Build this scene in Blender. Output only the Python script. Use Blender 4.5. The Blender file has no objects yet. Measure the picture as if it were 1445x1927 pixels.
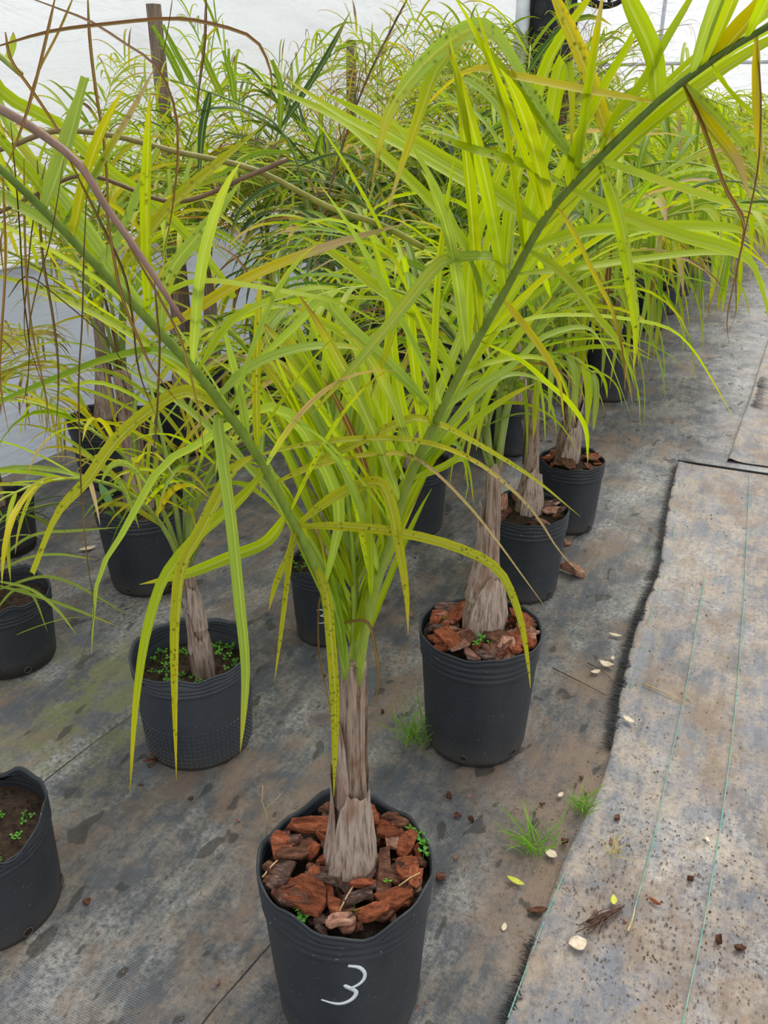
import bpy, math, random
import numpy as np
from mathutils import Vector

# ------------------------------------------------------------------ camera, world, sun, exposure
F_PX, PITCH, EYE = 1600.0, math.radians(25.4), 1.70
scene = bpy.context.scene
COL = scene.collection
cam_data = bpy.data.cameras.new('camera')
cam_data.sensor_fit = 'VERTICAL'; cam_data.sensor_height = 36.0
cam_data.lens = F_PX / 1927.0 * 36.0
cam_data.clip_start = 0.02
cam = bpy.data.objects.new('camera', cam_data); COL.objects.link(cam)
cam.location = (0, 0, EYE); cam.rotation_euler = (math.radians(90) - PITCH, 0, 0)
scene.camera = cam

world = bpy.data.worlds.new('overcast_sky'); scene.world = world; world.use_nodes = True
wn = world.node_tree.nodes; wl = world.node_tree.links
bg = wn['Background']; bg.inputs[0].default_value = (0.93, 0.965, 1.0, 1); bg.inputs[1].default_value = 1.33

sun_data = bpy.data.lights.new('hazy_sun', 'SUN'); sun_data.energy = 2.8; sun_data.angle = math.radians(28)
sun_data.color = (1.0, 0.96, 0.88)
sun = bpy.data.objects.new('hazy_sun', sun_data); COL.objects.link(sun)
sun.rotation_euler = (math.radians(-28), math.radians(16), 0)

vs = scene.view_settings
vs.view_transform = 'Standard'; vs.look = 'None'; vs.gamma = 1.0; vs.use_curve_mapping = False; vs.exposure = 0.0

# ------------------------------------------------------------------ helpers
CP, SP = math.cos(PITCH), math.sin(PITCH)
def ray(x, y):
    u = (x - 722.5) / F_PX; v = (y - 963.5) / F_PX
    return np.array([u, CP - v * SP, -SP - v * CP])
def ground(x, y, z=0.0):
    r = ray(x, y); t = (z - EYE) / r[2]
    return np.array([0, 0, EYE]) + r * t
def at(x, y, fwd):
    r = ray(x, y)
    return np.array([0, 0, EYE]) + r * (fwd / r[1])
def project(p):
    d = np.asarray(p, float) - np.array([0, 0, EYE])
    Z = d[..., 1] * CP - d[..., 2] * SP; v = -d[..., 1] * SP - d[..., 2] * CP
    return 722.5 + F_PX * d[..., 0] / Z, 963.5 + F_PX * v / Z
def lin(r, g, b):
    f = lambda c: (c / 255 / 12.92) if c <= 10 else ((c / 255 + 0.055) / 1.055) ** 2.4
    return np.array([f(r), f(g), f(b)])
def unit(v):
    v = np.asarray(v, float); n = np.linalg.norm(v, axis=-1, keepdims=True); return v / np.maximum(n, 1e-9)
ROW = math.radians(24.0); RU = np.array([math.sin(ROW), math.cos(ROW), 0]); RP = np.array([math.cos(ROW), -math.sin(ROW), 0])

def tag(o, label=None, cat=None, group=None, kind=None):
    if label: o['label'] = label
    if cat: o['category'] = cat
    if group: o['group'] = group
    if kind: o['kind'] = kind
    return o
def empty(name, loc=(0, 0, 0), rz=0.0):
    o = bpy.data.objects.new(name, None); COL.objects.link(o); o.empty_display_size = 0.05
    o.location = loc; o.rotation_euler = (0, 0, rz); return o
def mk(name, V, F, mat, parent=None, cols=None, smooth=True, luv=None):
    me = bpy.data.meshes.new(name)
    V = np.asarray(V, dtype=np.float32)
    if isinstance(F, np.ndarray):
        n, k = F.shape
        me.vertices.add(len(V)); me.vertices.foreach_set('co', V.ravel())
        me.loops.add(n * k); me.loops.foreach_set('vertex_index', F.astype(np.int32).ravel())
        me.polygons.add(n); me.polygons.foreach_set('loop_start', np.arange(0, n * k, k, dtype=np.int32))
        me.update(calc_edges=True)
    else:
        me.from_pydata(V.tolist(), [], F); me.update()
    if cols is not None:
        a = me.color_attributes.new('tint', 'FLOAT_COLOR', 'POINT')
        a.data.foreach_set('color', np.asarray(cols, dtype=np.float32).ravel())
    if luv is not None:
        a = me.attributes.new('luv', 'FLOAT_VECTOR', 'POINT'); a.data.foreach_set('vector', np.asarray(luv, dtype=np.float32).ravel())
    if smooth:
        me.polygons.foreach_set('use_smooth', np.ones(len(me.polygons), dtype=bool))
    me.materials.append(mat)
    o = bpy.data.objects.new(name, me); COL.objects.link(o)
    if parent is not None: o.parent = parent
    return o
def copy_tree(o, parent=None):
    c = o.copy(); COL.objects.link(c); c.parent = parent
    for ch in list(o.children): copy_tree(ch, c)
    return c

def catmull(P, n):
    P = np.asarray(P, float)
    if len(P) == 2: return P[0] + (P[1] - P[0]) * np.linspace(0, 1, n)[:, None]
    seg = np.linalg.norm(np.diff(P, axis=0), axis=1) ** 0.5
    k = np.concatenate([[0], np.cumsum(seg)]); tt = np.linspace(0, k[-1], n)
    M = np.gradient(P, k, axis=0)
    i = np.clip(np.searchsorted(k, tt, 'right') - 1, 0, len(P) - 2)
    h = (k[i + 1] - k[i])[:, None]; s = ((tt - k[i])[:, None]) / h
    return ((2*s**3 - 3*s**2 + 1) * P[i] + (s**3 - 2*s**2 + s) * h * M[i] + (-2*s**3 + 3*s**2) * P[i + 1] + (s**3 - s**2) * h * M[i + 1])

def tube_arrays(P, R, sides=7, cap=True):
    P = np.asarray(P, float); n = len(P); R = np.broadcast_to(R, (n,))
    T = unit(np.gradient(P, axis=0))
    a = np.array([1., 0, 0]) if abs(T[0][0]) < 0.8 else np.array([0, 1., 0])
    A = []
    for i in range(n):
        a = unit(a - T[i] * np.dot(a, T[i])); A.append(a)
    A = np.array(A); B = np.cross(T, A)
    th = np.arange(sides) * 2 * math.pi / sides
    V = P[:, None, :] + R[:, None, None] * (A[:, None, :] * np.cos(th)[None, :, None] + B[:, None, :] * np.sin(th)[None, :, None])
    V = V.reshape(-1, 3)
    i = np.arange(n - 1)[:, None] * sides; j = np.arange(sides)[None, :]; j2 = (j + 1) % sides
    F = np.stack([i + j, i + j2, i + sides + j2, i + sides + j], -1).reshape(-1, 4)
    if cap:
        V = np.vstack([V, P[0], P[-1]]); c0 = n * sides; jj = np.arange(sides); k2 = (jj + 1) % sides
        F = np.vstack([F, np.stack([np.full(sides, c0), k2, jj, jj], -1), np.stack([np.full(sides, c0 + 1), (n-1)*sides + jj, (n-1)*sides + k2, (n-1)*sides + k2], -1)])
        F = [tuple(dict.fromkeys(f)) for f in F.tolist()]
    return V, F
def merge(parts):
    V = []; F = []; C = []; o = 0
    for p in parts:
        v, f = p[0], p[1]
        V.append(np.asarray(v)); F += [tuple(int(a) + o for a in q) for q in f]
        if len(p) > 2: C.append(np.asarray(p[2]))
        o += len(v)
    return np.vstack(V), F, (np.vstack(C) if C else None)
def hole_quads(n, m, close=False):
    i = np.arange(n - 1)[:, None]; j = np.arange(m if close else m - 1)[None, :]; j2 = (j + 1) % m
    return np.stack([i * m + j, i * m + j2, (i + 1) * m + j2, (i + 1) * m + j], -1).reshape(-1, 4)
def box_arrays(c, s, R=None):
    c = np.asarray(c, float); s = np.asarray(s, float) / 2
    V = np.array([[x, y, z] for x in (-1, 1) for y in (-1, 1) for z in (-1, 1)]) * s
    if R is not None: V = V @ np.asarray(R).T
    return V + c, [(0, 1, 3, 2), (4, 6, 7, 5), (0, 4, 5, 1), (2, 3, 7, 6), (0, 2, 6, 4), (1, 5, 7, 3)]
def noise2(x, y, seed=0, oct=4):
    r = np.random.RandomState(seed); v = 0
    for k in range(oct):
        f = 2.0 ** k
        for _ in range(3):
            a = r.rand() * 6.28; ph = r.rand() * 6.28
            v = v + np.sin((x * math.cos(a) + y * math.sin(a)) * f * (0.7 + 0.6 * r.rand()) + ph) / f
    return v / 5

# ------------------------------------------------------------------ materials
def newmat(name, rough=0.7, spec=0.3):
    m = bpy.data.materials.new(name); m.use_nodes = True
    b = m.node_tree.nodes['Principled BSDF']; b.inputs['Roughness'].default_value = rough
    b.inputs['Specular IOR Level'].default_value = spec
    return m, m.node_tree.nodes, m.node_tree.links, b
def N(nodes, t, **kw):
    n = nodes.new(t)
    for k, v in kw.items(): setattr(n, k, v)
    return n
def ramp(nodes, links, fac, stops):
    r = nodes.new('ShaderNodeValToRGB'); e = r.color_ramp.elements
    while len(e) < len(stops): e.new(0.5)
    for q, (p, c) in zip(e, stops):
        q.position = p; q.color = (*c, 1) if len(c) == 3 else c
    links.new(fac, r.inputs[0]); return r.outputs[0]
def noise(nodes, links, vec, scale, detail=4, rough=0.6, dist=0.0):
    n = nodes.new('ShaderNodeTexNoise'); n.inputs['Scale'].default_value = scale; n.inputs['Detail'].default_value = detail
    n.inputs['Roughness'].default_value = rough; n.inputs['Distortion'].default_value = dist
    if vec is not None: links.new(vec, n.inputs['Vector'])
    return n.outputs['Fac']
def mixc(nodes, links, fac, a, b, mode='MIX'):
    m = nodes.new('ShaderNodeMix'); m.data_type = 'RGBA'; m.blend_type = mode; m.clamp_factor = True
    for sock, val in ((m.inputs['Factor'], fac), (m.inputs['A'], a), (m.inputs['B'], b)):
        if isinstance(val, (int, float)): sock.default_value = val
        elif isinstance(val, (tuple, list, np.ndarray)): sock.default_value = (*val, 1) if len(val) == 3 else val
        else: links.new(val, sock)
    return m.outputs['Result']
def math_(nodes, links, op, a, b=None):
    m = nodes.new('ShaderNodeMath'); m.operation = op
    for i, v in enumerate((a, b)):
        if v is None: continue
        if isinstance(v, (int, float)): m.inputs[i].default_value = v
        else: links.new(v, m.inputs[i])
    return m.outputs[0]
def mapping(nodes, links, src, scale=(1, 1, 1), rot=(0, 0, 0), loc=(0, 0, 0)):
    m = nodes.new('ShaderNodeMapping'); m.inputs['Scale'].default_value = scale; m.inputs['Rotation'].default_value = rot
    m.inputs['Location'].default_value = loc; links.new(src, m.inputs['Vector']); return m.outputs[0]
def bump(nodes, links, h, b, strength=0.4, dist=0.01):
    n = nodes.new('ShaderNodeBump'); n.inputs['Strength'].default_value = strength; n.inputs['Distance'].default_value = dist
    links.new(h, n.inputs['Height']); links.new(n.outputs[0], b.inputs['Normal']); return n
def geo_pos(nodes): return nodes.new('ShaderNodeNewGeometry').outputs['Position']
def obj_pos(nodes): return nodes.new('ShaderNodeTexCoord').outputs['Object']

def leaf_material(name, trans=0.54, rough=0.45, veins=True):
    m, n, l, b = newmat(name, rough, 0.3)
    at_ = N(n, 'ShaderNodeAttribute', attribute_name='tint')
    p = obj_pos(n); c = at_.outputs['Color']
    if veins:
        lu = N(n, 'ShaderNodeAttribute', attribute_name='luv'); sx = n.new('ShaderNodeSeparateXYZ'); l.new(lu.outputs['Vector'], sx.inputs[0])
        st = noise(n, l, mapping(n, l, lu.outputs['Vector'], (5.5, 5.0, 37.0)), 1.0, 3, 0.6)
        c = mixc(n, l, ramp(n, l, st, [(0.36, (0, 0, 0)), (0.64, (1, 1, 1))]), mixc(n, l, 1.0, c, (0.80, 0.84, 0.70), 'MULTIPLY'), mixc(n, l, 1.0, c, (1.08, 1.06, 1.1), 'MULTIPLY'))
        rib = ramp(n, l, math_(n, l, 'ABSOLUTE', sx.outputs[0]), [(0.05, (0.55, 0.55, 0.55)), (0.16, (0, 0, 0))])
        c = mixc(n, l, rib, c, lin(206, 212, 120))
        yl = noise(n, l, mapping(n, l, lu.outputs['Vector'], (0.6, 7.0, 37.0)), 1.0, 2)
        c = mixc(n, l, ramp(n, l, yl, [(0.58, (0, 0, 0)), (0.72, (0.5, 0.5, 0.5))]), c, lin(196, 184, 20))
        v = n.new('ShaderNodeTexVoronoi'); v.inputs['Scale'].default_value = 150; l.new(p, v.inputs['Vector'])
        sp = ramp(n, l, v.outputs['Distance'], [(0.12, (1, 1, 1)), (0.42, (0, 0, 0))])
        spot = math_(n, l, 'MULTIPLY', sp, at_.outputs['Alpha'])
        spot = math_(n, l, 'MULTIPLY', spot, ramp(n, l, noise(n, l, p, 30, 2), [(0.44, (0, 0, 0)), (0.56, (0.85, 0.85, 0.85))]))
        c = mixc(n, l, spot, c, lin(84, 88, 18))
        bump(n, l, st, b, 0.25, 0.002)
    l.new(c, b.inputs['Base Color'])
    t = n.new('ShaderNodeBsdfTranslucent'); l.new(mixc(n, l, 1.0, c, (1.0, 0.98, 0.5), 'MULTIPLY'), t.inputs['Color'])
    mx = n.new('ShaderNodeMixShader'); mx.inputs[0].default_value = trans
    l.new(b.outputs[0], mx.inputs[1]); l.new(t.outputs[0], mx.inputs[2]); l.new(mx.outputs[0], n['Material Output'].inputs['Surface'])
    return m
M_LEAF = leaf_material('palm_leaf')
M_WEED = leaf_material('weed_leaf', 0.35, 0.5, False)

def stem_material():
    m, n, l, b = newmat('palm_stem', 0.45, 0.35)
    at_ = N(n, 'ShaderNodeAttribute', attribute_name='tint'); p = obj_pos(n)
    nz = noise(n, l, mapping(n, l, p, (60, 60, 14)), 1.0, 4)
    l.new(mixc(n, l, ramp(n, l, nz, [(0.35, (0, 0, 0)), (0.75, (1, 1, 1))]), at_.outputs['Color'], mixc(n, l, 1.0, at_.outputs['Color'], (0.55, 0.6, 0.5), 'MULTIPLY')), b.inputs['Base Color'])
    bump(n, l, nz, b, 0.15, 0.003)
    return m
M_STEM = stem_material()

def bark_material(name, light, dark, extra):
    m, n, l, b = newmat(name, 0.85, 0.15); p = obj_pos(n)
    fib = noise(n, l, mapping(n, l, p, (150, 150, 9)), 1.0, 5, 0.7)
    big = noise(n, l, mapping(n, l, p, (22, 22, 9)), 1.0, 3)
    c = ramp(n, l, fib, [(0.34, dark), (0.52, light), (0.72, tuple(np.array(light) * 1.35))])
    c = mixc(n, l, ramp(n, l, big, [(0.5, (0, 0, 0)), (0.68, (0.8, 0.8, 0.8))]), c, extra)
    l.new(c, b.inputs['Base Color']); bump(n, l, fib, b, 0.7, 0.006)
    return m
M_TRUNK = bark_material('palm_trunk', tuple(lin(150, 130, 114)), tuple(lin(62, 46, 36)), tuple(lin(104, 74, 56)))
M_SHEATH = bark_material('dry_leaf_sheath', tuple(lin(166, 148, 134)), tuple(lin(88, 68, 55)), tuple(lin(134, 102, 82)))

def pot_material(name, base, dust):
    m, n, l, b = newmat(name, 0.5, 0.32); p = obj_pos(n)
    nz = noise(n, l, mapping(n, l, p, (5, 5, 2.5)), 1.0, 5, 0.65)
    fine = noise(n, l, p, 140, 2)
    c = mixc(n, l, ramp(n, l, nz, [(0.45, (0, 0, 0)), (0.75, (0.7, 0.7, 0.7))]), base, dust)
    c = mixc(n, l, ramp(n, l, fine, [(0.69, (0, 0, 0)), (0.75, (0.7, 0.7, 0.7))]), c, lin(150, 148, 142))
    # mud splashed up from the ground
    z = n.new('ShaderNodeSeparateXYZ'); l.new(p, z.inputs[0])
    mud = math_(n, l, 'MULTIPLY', ramp(n, l, math_(n, l, 'ADD', z.outputs[2], math_(n, l, 'MULTIPLY', nz, 0.10)), [(0.05, (1, 1, 1)), (0.14, (0, 0, 0))]), 0.55)
    c = mixc(n, l, mud, c, lin(88, 80, 72))
    l.new(c, b.inputs['Base Color']); bump(n, l, noise(n, l, p, 16, 3), b, 0.12, 0.01)
    return m
M_POT = pot_material('black_plastic', lin(44, 48, 53), lin(66, 68, 72))
M_POT2 = pot_material('grey_black_plastic', lin(56, 60, 66), lin(74, 77, 82))

def simple(name, c1, c2, scale=40, rough=0.9, bs=0.4, bd=0.006, spec=0.2, detail=5):
    m, n, l, b = newmat(name, rough, spec); p = obj_pos(n)
    nz = noise(n, l, p, scale, detail, 0.65)
    l.new(ramp(n, l, nz, [(0.34, tuple(c1)), (0.66, tuple(c2))]), b.inputs['Base Color'])
    if bs: bump(n, l, nz, b, bs, bd)
    return m
M_SOIL = simple('potting_soil', lin(34, 27, 22), lin(78, 62, 50), 60, 0.95, 1.0, 0.015)
M_PAINT = simple('white_paint', lin(205, 212, 216), lin(230, 234, 236), 60, 0.6, 0.0)
M_HOLE = simple('hole_shadow', lin(22, 19, 17), lin(62, 50, 42), 90, 0.95, 0.3)
M_WOOD = bark_material('weathered_wood', tuple(lin(128, 112, 98)), tuple(lin(86, 72, 62)), tuple(lin(108, 92, 80)))
M_FRAY = simple('black_fibres', lin(34, 35, 37), lin(58, 59, 61), 200, 0.7, 0.0)
M_DRY = simple('dry_leaf', lin(196, 176, 146), lin(228, 216, 196), 45, 0.8, 0.3)
M_STRAW = simple('straw', lin(168, 134, 96), lin(206, 182, 138), 45, 0.8, 0.2)
M_DARKSTRAW = simple('dark_needles', lin(66, 48, 38), lin(112, 86, 70), 70, 0.8, 0.3)
M_YLEAF = simple('yellowed_leaf', lin(176, 178, 60), lin(208, 206, 98), 60, 0.7, 0.2)
M_PEB = simple('pebble', lin(116, 84, 70), lin(164, 132, 114), 60, 0.9, 0.3)
M_CRUMB = simple('soil_crumb', lin(72, 60, 50), lin(150, 130, 112), 35, 0.95, 0.0)
M_METAL = simple('galvanised_steel', lin(172, 176, 182), lin(202, 206, 210), 12, 0.45, 0.0)
M_BLACKP = simple('black_wrap', lin(24, 24, 27), lin(52, 52, 57), 14, 0.6, 0.3, 0.02)
M_TUBEW = simple('white_pipe', lin(196, 200, 208), lin(222, 226, 232), 10, 0.5, 0.0)

def chip_material(name, a, b_, c_):
    m, n, l, b = newmat(name, 0.9, 0.12); p = obj_pos(n)
    oi = n.new('ShaderNodeObjectInfo')
    va = n.new('ShaderNodeVectorMath'); va.operation = 'ADD'; l.new(p, va.inputs[0]); l.new(oi.outputs['Location'], va.inputs[1])
    nz = noise(n, l, mapping(n, l, va.outputs[0], (42, 110, 90)), 1.0, 6, 0.75)
    fl = noise(n, l, va.outputs[0], 70, 3)
    c = ramp(n, l, nz, [(0.36, tuple(a)), (0.56, tuple(b_)), (0.74, tuple(c_))])
    hs = n.new('ShaderNodeHueSaturation'); l.new(c, hs.inputs['Color'])
    mr = n.new('ShaderNodeMapRange'); l.new(oi.outputs['Random'], mr.inputs[0]); mr.inputs[3].default_value = 0.75; mr.inputs[4].default_value = 1.25
    l.new(mr.outputs[0], hs.inputs['Value'])
    l.new(hs.outputs[0], b.inputs['Base Color'])
    bump(n, l, math_(n, l, 'ADD', nz, fl), b, 0.9, 0.006)
    return m
M_CHIP_RED = chip_material('red_bark', lin(88, 48, 32), lin(142, 80, 54), lin(176, 112, 82))
M_CHIP_GREY = chip_material('grey_bark', lin(58, 42, 36), lin(106, 82, 74), lin(178, 164, 156))
M_CHIP_BROWN = chip_material('brown_bark', lin(66, 42, 32), lin(112, 76, 60), lin(150, 112, 92))
M_CHIP_PALE = chip_material('pale_bark', lin(120, 82, 66), lin(172, 128, 108), lin(212, 184, 166))

def fabric_material(name, dark, dust, pale, dustlo, algae=True, weave=1.0):
    m, n, l, b = newmat(name, 0.55, 0.5); pos = geo_pos(n)
    p = mapping(n, l, pos, (1, 1, 1), (0, 0, ROW))          # y now runs along the rows
    G = lambda v: (v, v, v)
    st = noise(n, l, mapping(n, l, p, (5.0, 0.9, 1)), 1.0, 8, 0.7, 0.3)
    st2 = noise(n, l, mapping(n, l, p, (26, 5.0, 1)), 1.0, 8, 0.72, 0.2)
    bl = noise(n, l, p, 6.5, 12, 0.74, 0.3)
    fine = noise(n, l, p, 75, 8, 0.78)
    grain = noise(n, l, p, 420, 3, 0.7)
    def wave(rot):
        w = n.new('ShaderNodeTexWave'); w.wave_type = 'BANDS'; w.bands_direction = 'X'; w.inputs['Scale'].default_value = 62
        w.inputs['Distortion'].default_value = 0.8; w.inputs['Detail'].default_value = 1
        l.new(mapping(n, l, p, (1, 1, 1), (0, 0, rot)), w.inputs['Vector']); return w.outputs['Fac']
    wv = math_(n, l, 'MULTIPLY', wave(0), wave(math.pi / 2))
    c = mixc(n, l, ramp(n, l, st, [(0.38, G(0)), (0.66, G(0.9))]), dark, tuple(np.array(dark) * 2.0))
    dm = math_(n, l, 'ADD', math_(n, l, 'MULTIPLY', bl, 0.5), math_(n, l, 'ADD', math_(n, l, 'MULTIPLY', st2, 0.28), math_(n, l, 'MULTIPLY', fine, 0.22)))
    c = mixc(n, l, ramp(n, l, dm, [(dustlo, G(0)), (dustlo + 0.11, G(0.9))]), c, dust)
    pm = noise(n, l, mapping(n, l, p, (3.2, 1.5, 1), (0, 0, 0), (3.7, 8.1, 0)), 1.0, 9, 0.72)
    pmask = math_(n, l, 'MULTIPLY', ramp(n, l, pm, [(0.50, G(0)), (0.64, G(0.85))]), ramp(n, l, fine, [(0.40, G(0.1)), (0.60, G(1))]))
    c = mixc(n, l, pmask, c, pale)
    wm = ramp(n, l, noise(n, l, p, 4.0, 5, 0.6), [(0.42, G(0.08)), (0.62, G(0.55))])
    c = mixc(n, l, math_(n, l, 'MULTIPLY', math_(n, l, 'MULTIPLY', ramp(n, l, wv, [(0.5, G(0)), (0.8, G(1))]), wm), weave), c, lin(196, 200, 202))
    c = mixc(n, l, ramp(n, l, fine, [(0.36, G(0.75)), (0.46, G(0))]), c, tuple(np.array(dust) * 0.30))
    c = mixc(n, l, 1.0, c, ramp(n, l, grain, [(0.3, G(0.72)), (0.7, G(1.22))]), 'MULTIPLY')
    brn = noise(n, l, mapping(n, l, p, (4, 2.2, 1), (0, 0, 0), (9.1, 2.3, 0)), 1.0, 9, 0.74)
    c = mixc(n, l, ramp(n, l, brn, [(0.50, G(0)), (0.62, G(0.7))]), c, lin(128, 106, 86))
    if algae:
        # walked aisle: dust, plus grazing sky sheen painted in as a silvery colour
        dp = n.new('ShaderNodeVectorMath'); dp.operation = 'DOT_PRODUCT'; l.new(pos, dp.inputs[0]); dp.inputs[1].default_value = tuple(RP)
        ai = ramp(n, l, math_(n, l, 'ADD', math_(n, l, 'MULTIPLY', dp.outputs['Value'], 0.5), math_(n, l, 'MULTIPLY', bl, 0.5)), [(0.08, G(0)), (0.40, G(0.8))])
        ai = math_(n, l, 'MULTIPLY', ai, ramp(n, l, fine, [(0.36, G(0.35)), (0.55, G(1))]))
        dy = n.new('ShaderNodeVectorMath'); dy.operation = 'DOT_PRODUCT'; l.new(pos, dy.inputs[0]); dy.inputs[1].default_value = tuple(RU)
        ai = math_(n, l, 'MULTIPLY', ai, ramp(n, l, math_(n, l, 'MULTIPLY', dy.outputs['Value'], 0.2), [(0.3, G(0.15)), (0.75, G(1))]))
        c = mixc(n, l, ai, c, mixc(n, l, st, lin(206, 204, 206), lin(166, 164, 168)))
        g0 = ground(190, 1320)
        d = n.new('ShaderNodeVectorMath'); d.operation = 'DISTANCE'; l.new(mapping(n, l, pos, (1.0, 1.0, 1), (0, 0, 0), (-g0[0], -g0[1], 0)), d.inputs[0])
        am = math_(n, l, 'MULTIPLY', ramp(n, l, d.outputs['Value'], [(0.08, G(1)), (0.55, G(0))]), ramp(n, l, bl, [(0.46, G(0)), (0.58, G(0.8))]))
        c = mixc(n, l, am, c, lin(96, 106, 50))
        # soil washed against the rolled sheet edge
        for (x_, y_, r_) in ((1045, 1600, .26), (1100, 1450, .26), (985, 1740, .2), (1130, 1290, .22)):
            g1 = ground(x_, y_); d1 = n.new('ShaderNodeVectorMath'); d1.operation = 'DISTANCE'; l.new(mapping(n, l, pos, (1, 1, 1), (0, 0, 0), (-g1[0], -g1[1], 0)), d1.inputs[0])
            sm = math_(n, l, 'MULTIPLY', ramp(n, l, d1.outputs['Value'], [(r_ * .25, G(0.9)), (r_, G(0))]), ramp(n, l, dm, [(0.42, G(0.15)), (0.54, G(1))]))
            c = mixc(n, l, sm, c, mixc(n, l, grain, lin(112, 92, 76), lin(150, 128, 110)))
        c = mixc(n, l, ramp(n, l, pm, [(0.33, G(0.4)), (0.38, G(0))]), c, lin(104, 108, 62))
    wn_ = noise(n, l, mapping(n, l, p, (15, 7.5, 1), (0, 0, 0), (1.2, 0.7, 0)), 1.0, 2.0, 0.45, 0.2)
    wet = ramp(n, l, wn_, [(0.65, G(0)), (0.67, G(1))])
    c = mixc(n, l, math_(n, l, 'MULTIPLY', wet, 0.72 if algae else 0.12), c, lin(50, 48, 44))
    l.new(c, b.inputs['Base Color'])
    r = math_(n, l, 'SUBTRACT', 0.56, math_(n, l, 'MULTIPLY', wet, 0.2)); l.new(r, b.inputs['Roughness'])
    h = math_(n, l, 'ADD', math_(n, l, 'MULTIPLY', wv, 0.25), math_(n, l, 'ADD', math_(n, l, 'MULTIPLY', fine, 0.9), math_(n, l, 'MULTIPLY', st2, 2.2)))
    bump(n, l, h, b, 0.55, 0.008)
    return m
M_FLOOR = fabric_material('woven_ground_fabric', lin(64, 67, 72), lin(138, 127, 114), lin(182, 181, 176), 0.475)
M_SHEET = fabric_material('dusty_ground_fabric', lin(104, 106, 113), lin(172, 155, 137), lin(194, 186, 177), 0.455, False, 0.4)
M_SHEET2 = M_FLOOR
def stitch_mat():
    m, n, l, b = newmat('green_thread', 0.7, 0.2); p = geo_pos(n)
    nz = noise(n, l, mapping(n, l, p, (14, 14, 1)), 1.0, 4)
    l.new(ramp(n, l, nz, [(0.42, tuple(lin(96, 150, 138))), (0.6, tuple(lin(136, 150, 140)))]), b.inputs['Base Color']); return m
M_STITCH = stitch_mat()

def film_material(name, col, trans, ws, ws2):
    m, n, l, b = newmat(name, 0.45, 0.3); p = geo_pos(n)
    q = mapping(n, l, p, (0.8, 0.8, 3.2), (0, 0, 0))
    nz = noise(n, l, q, 1.3, 4, 0.55, 0.8)
    w2 = noise(n, l, mapping(n, l, p, (2, 2, 9), (0.35, 0.2, 0)), 1.0, 5, 0.6, 1.2)
    b.inputs['Base Color'].default_value = (*col, 1)
    h = math_(n, l, 'ADD', math_(n, l, 'MULTIPLY', nz, ws), math_(n, l, 'MULTIPLY', w2, ws2))
    bp = bump(n, l, h, b, 0.6, 0.1)
    t = n.new('ShaderNodeBsdfTranslucent'); t.inputs['Color'].default_value = (*col, 1); l.new(bp.outputs[0], t.inputs['Normal'])
    mx = n.new('ShaderNodeMixShader'); mx.inputs[0].default_value = trans
    l.new(b.outputs[0], mx.inputs[1]); l.new(t.outputs[0], mx.inputs[2]); l.new(mx.outputs[0], n['Material Output'].inputs['Surface'])
    return m
M_FILM = film_material('white_film', (0.95, 0.95, 0.955), 0.5, 1.4, 0.8)
M_SKIRT = film_material('blue_grey_film', tuple(lin(206, 212, 222)), 0.45, 0.8, 0.6)
M_CONC = simple('concrete', lin(150, 150, 150), lin(186, 185, 182), 7, 0.9, 0.25, 0.01)

# ------------------------------------------------------------------ the setting
def build_floor():
    xs = np.linspace(-7, 14, 106); ys = np.linspace(-3, 20, 116)
    X, Y = np.meshgrid(xs, ys); Z = 0.0025 * noise2(X * 2.2, Y * 1.4, 3) - 0.0035
    V = np.stack([X, Y, Z], -1).reshape(-1, 3)
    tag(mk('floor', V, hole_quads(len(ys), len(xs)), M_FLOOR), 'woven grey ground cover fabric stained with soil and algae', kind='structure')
build_floor()

WA = math.radians(26.0); WU = np.array([math.sin(WA), math.cos(WA), 0]); WN = np.array([math.cos(WA), -math.sin(WA), 0])
W0 = np.array([-1.78, 4.43, 0.0])
def build_wall():
    s = np.linspace(-7, 11.5, 150); z = np.linspace(0.95, 5.2, 46)
    S, Z = np.meshgrid(s, z)
    D = 0.02 * noise2(S * 1.6, Z * 4.5, 5) + 0.014 * np.sin(Z * 7 + S * 1.3)
    V = (W0 + S[..., None] * WU + (D - 0.02)[..., None] * WN); V[..., 2] = Z
    wall = mk('wall_left', V.reshape(-1, 3), hole_quads(*S.shape), M_FILM)
    tag(wall, 'white plastic greenhouse film stretched into a wrinkled wall', kind='structure')
    z = np.linspace(-0.01, 1.0, 16); S, Z = np.meshgrid(s, z)
    D = 0.016 * noise2(S * 2.2, Z * 6, 9) + 0.03
    V = (W0 + S[..., None] * WU + D[..., None] * WN); V[..., 2] = Z
    sk = mk('skirt', V.reshape(-1, 3), hole_quads(*S.shape), M_SKIRT, wall)
    sk['label'] = 'blue grey lower film skirt'
    # batten that holds the skirt
    P = np.array([W0 + q * WU + 0.05 * WN + np.array([0, 0, 1.0]) for q in s[::6]])
    v, f = tube_arrays(P, 0.012, 6); mk('batten', v, f, M_TUBEW, wall)
build_wall()
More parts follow.
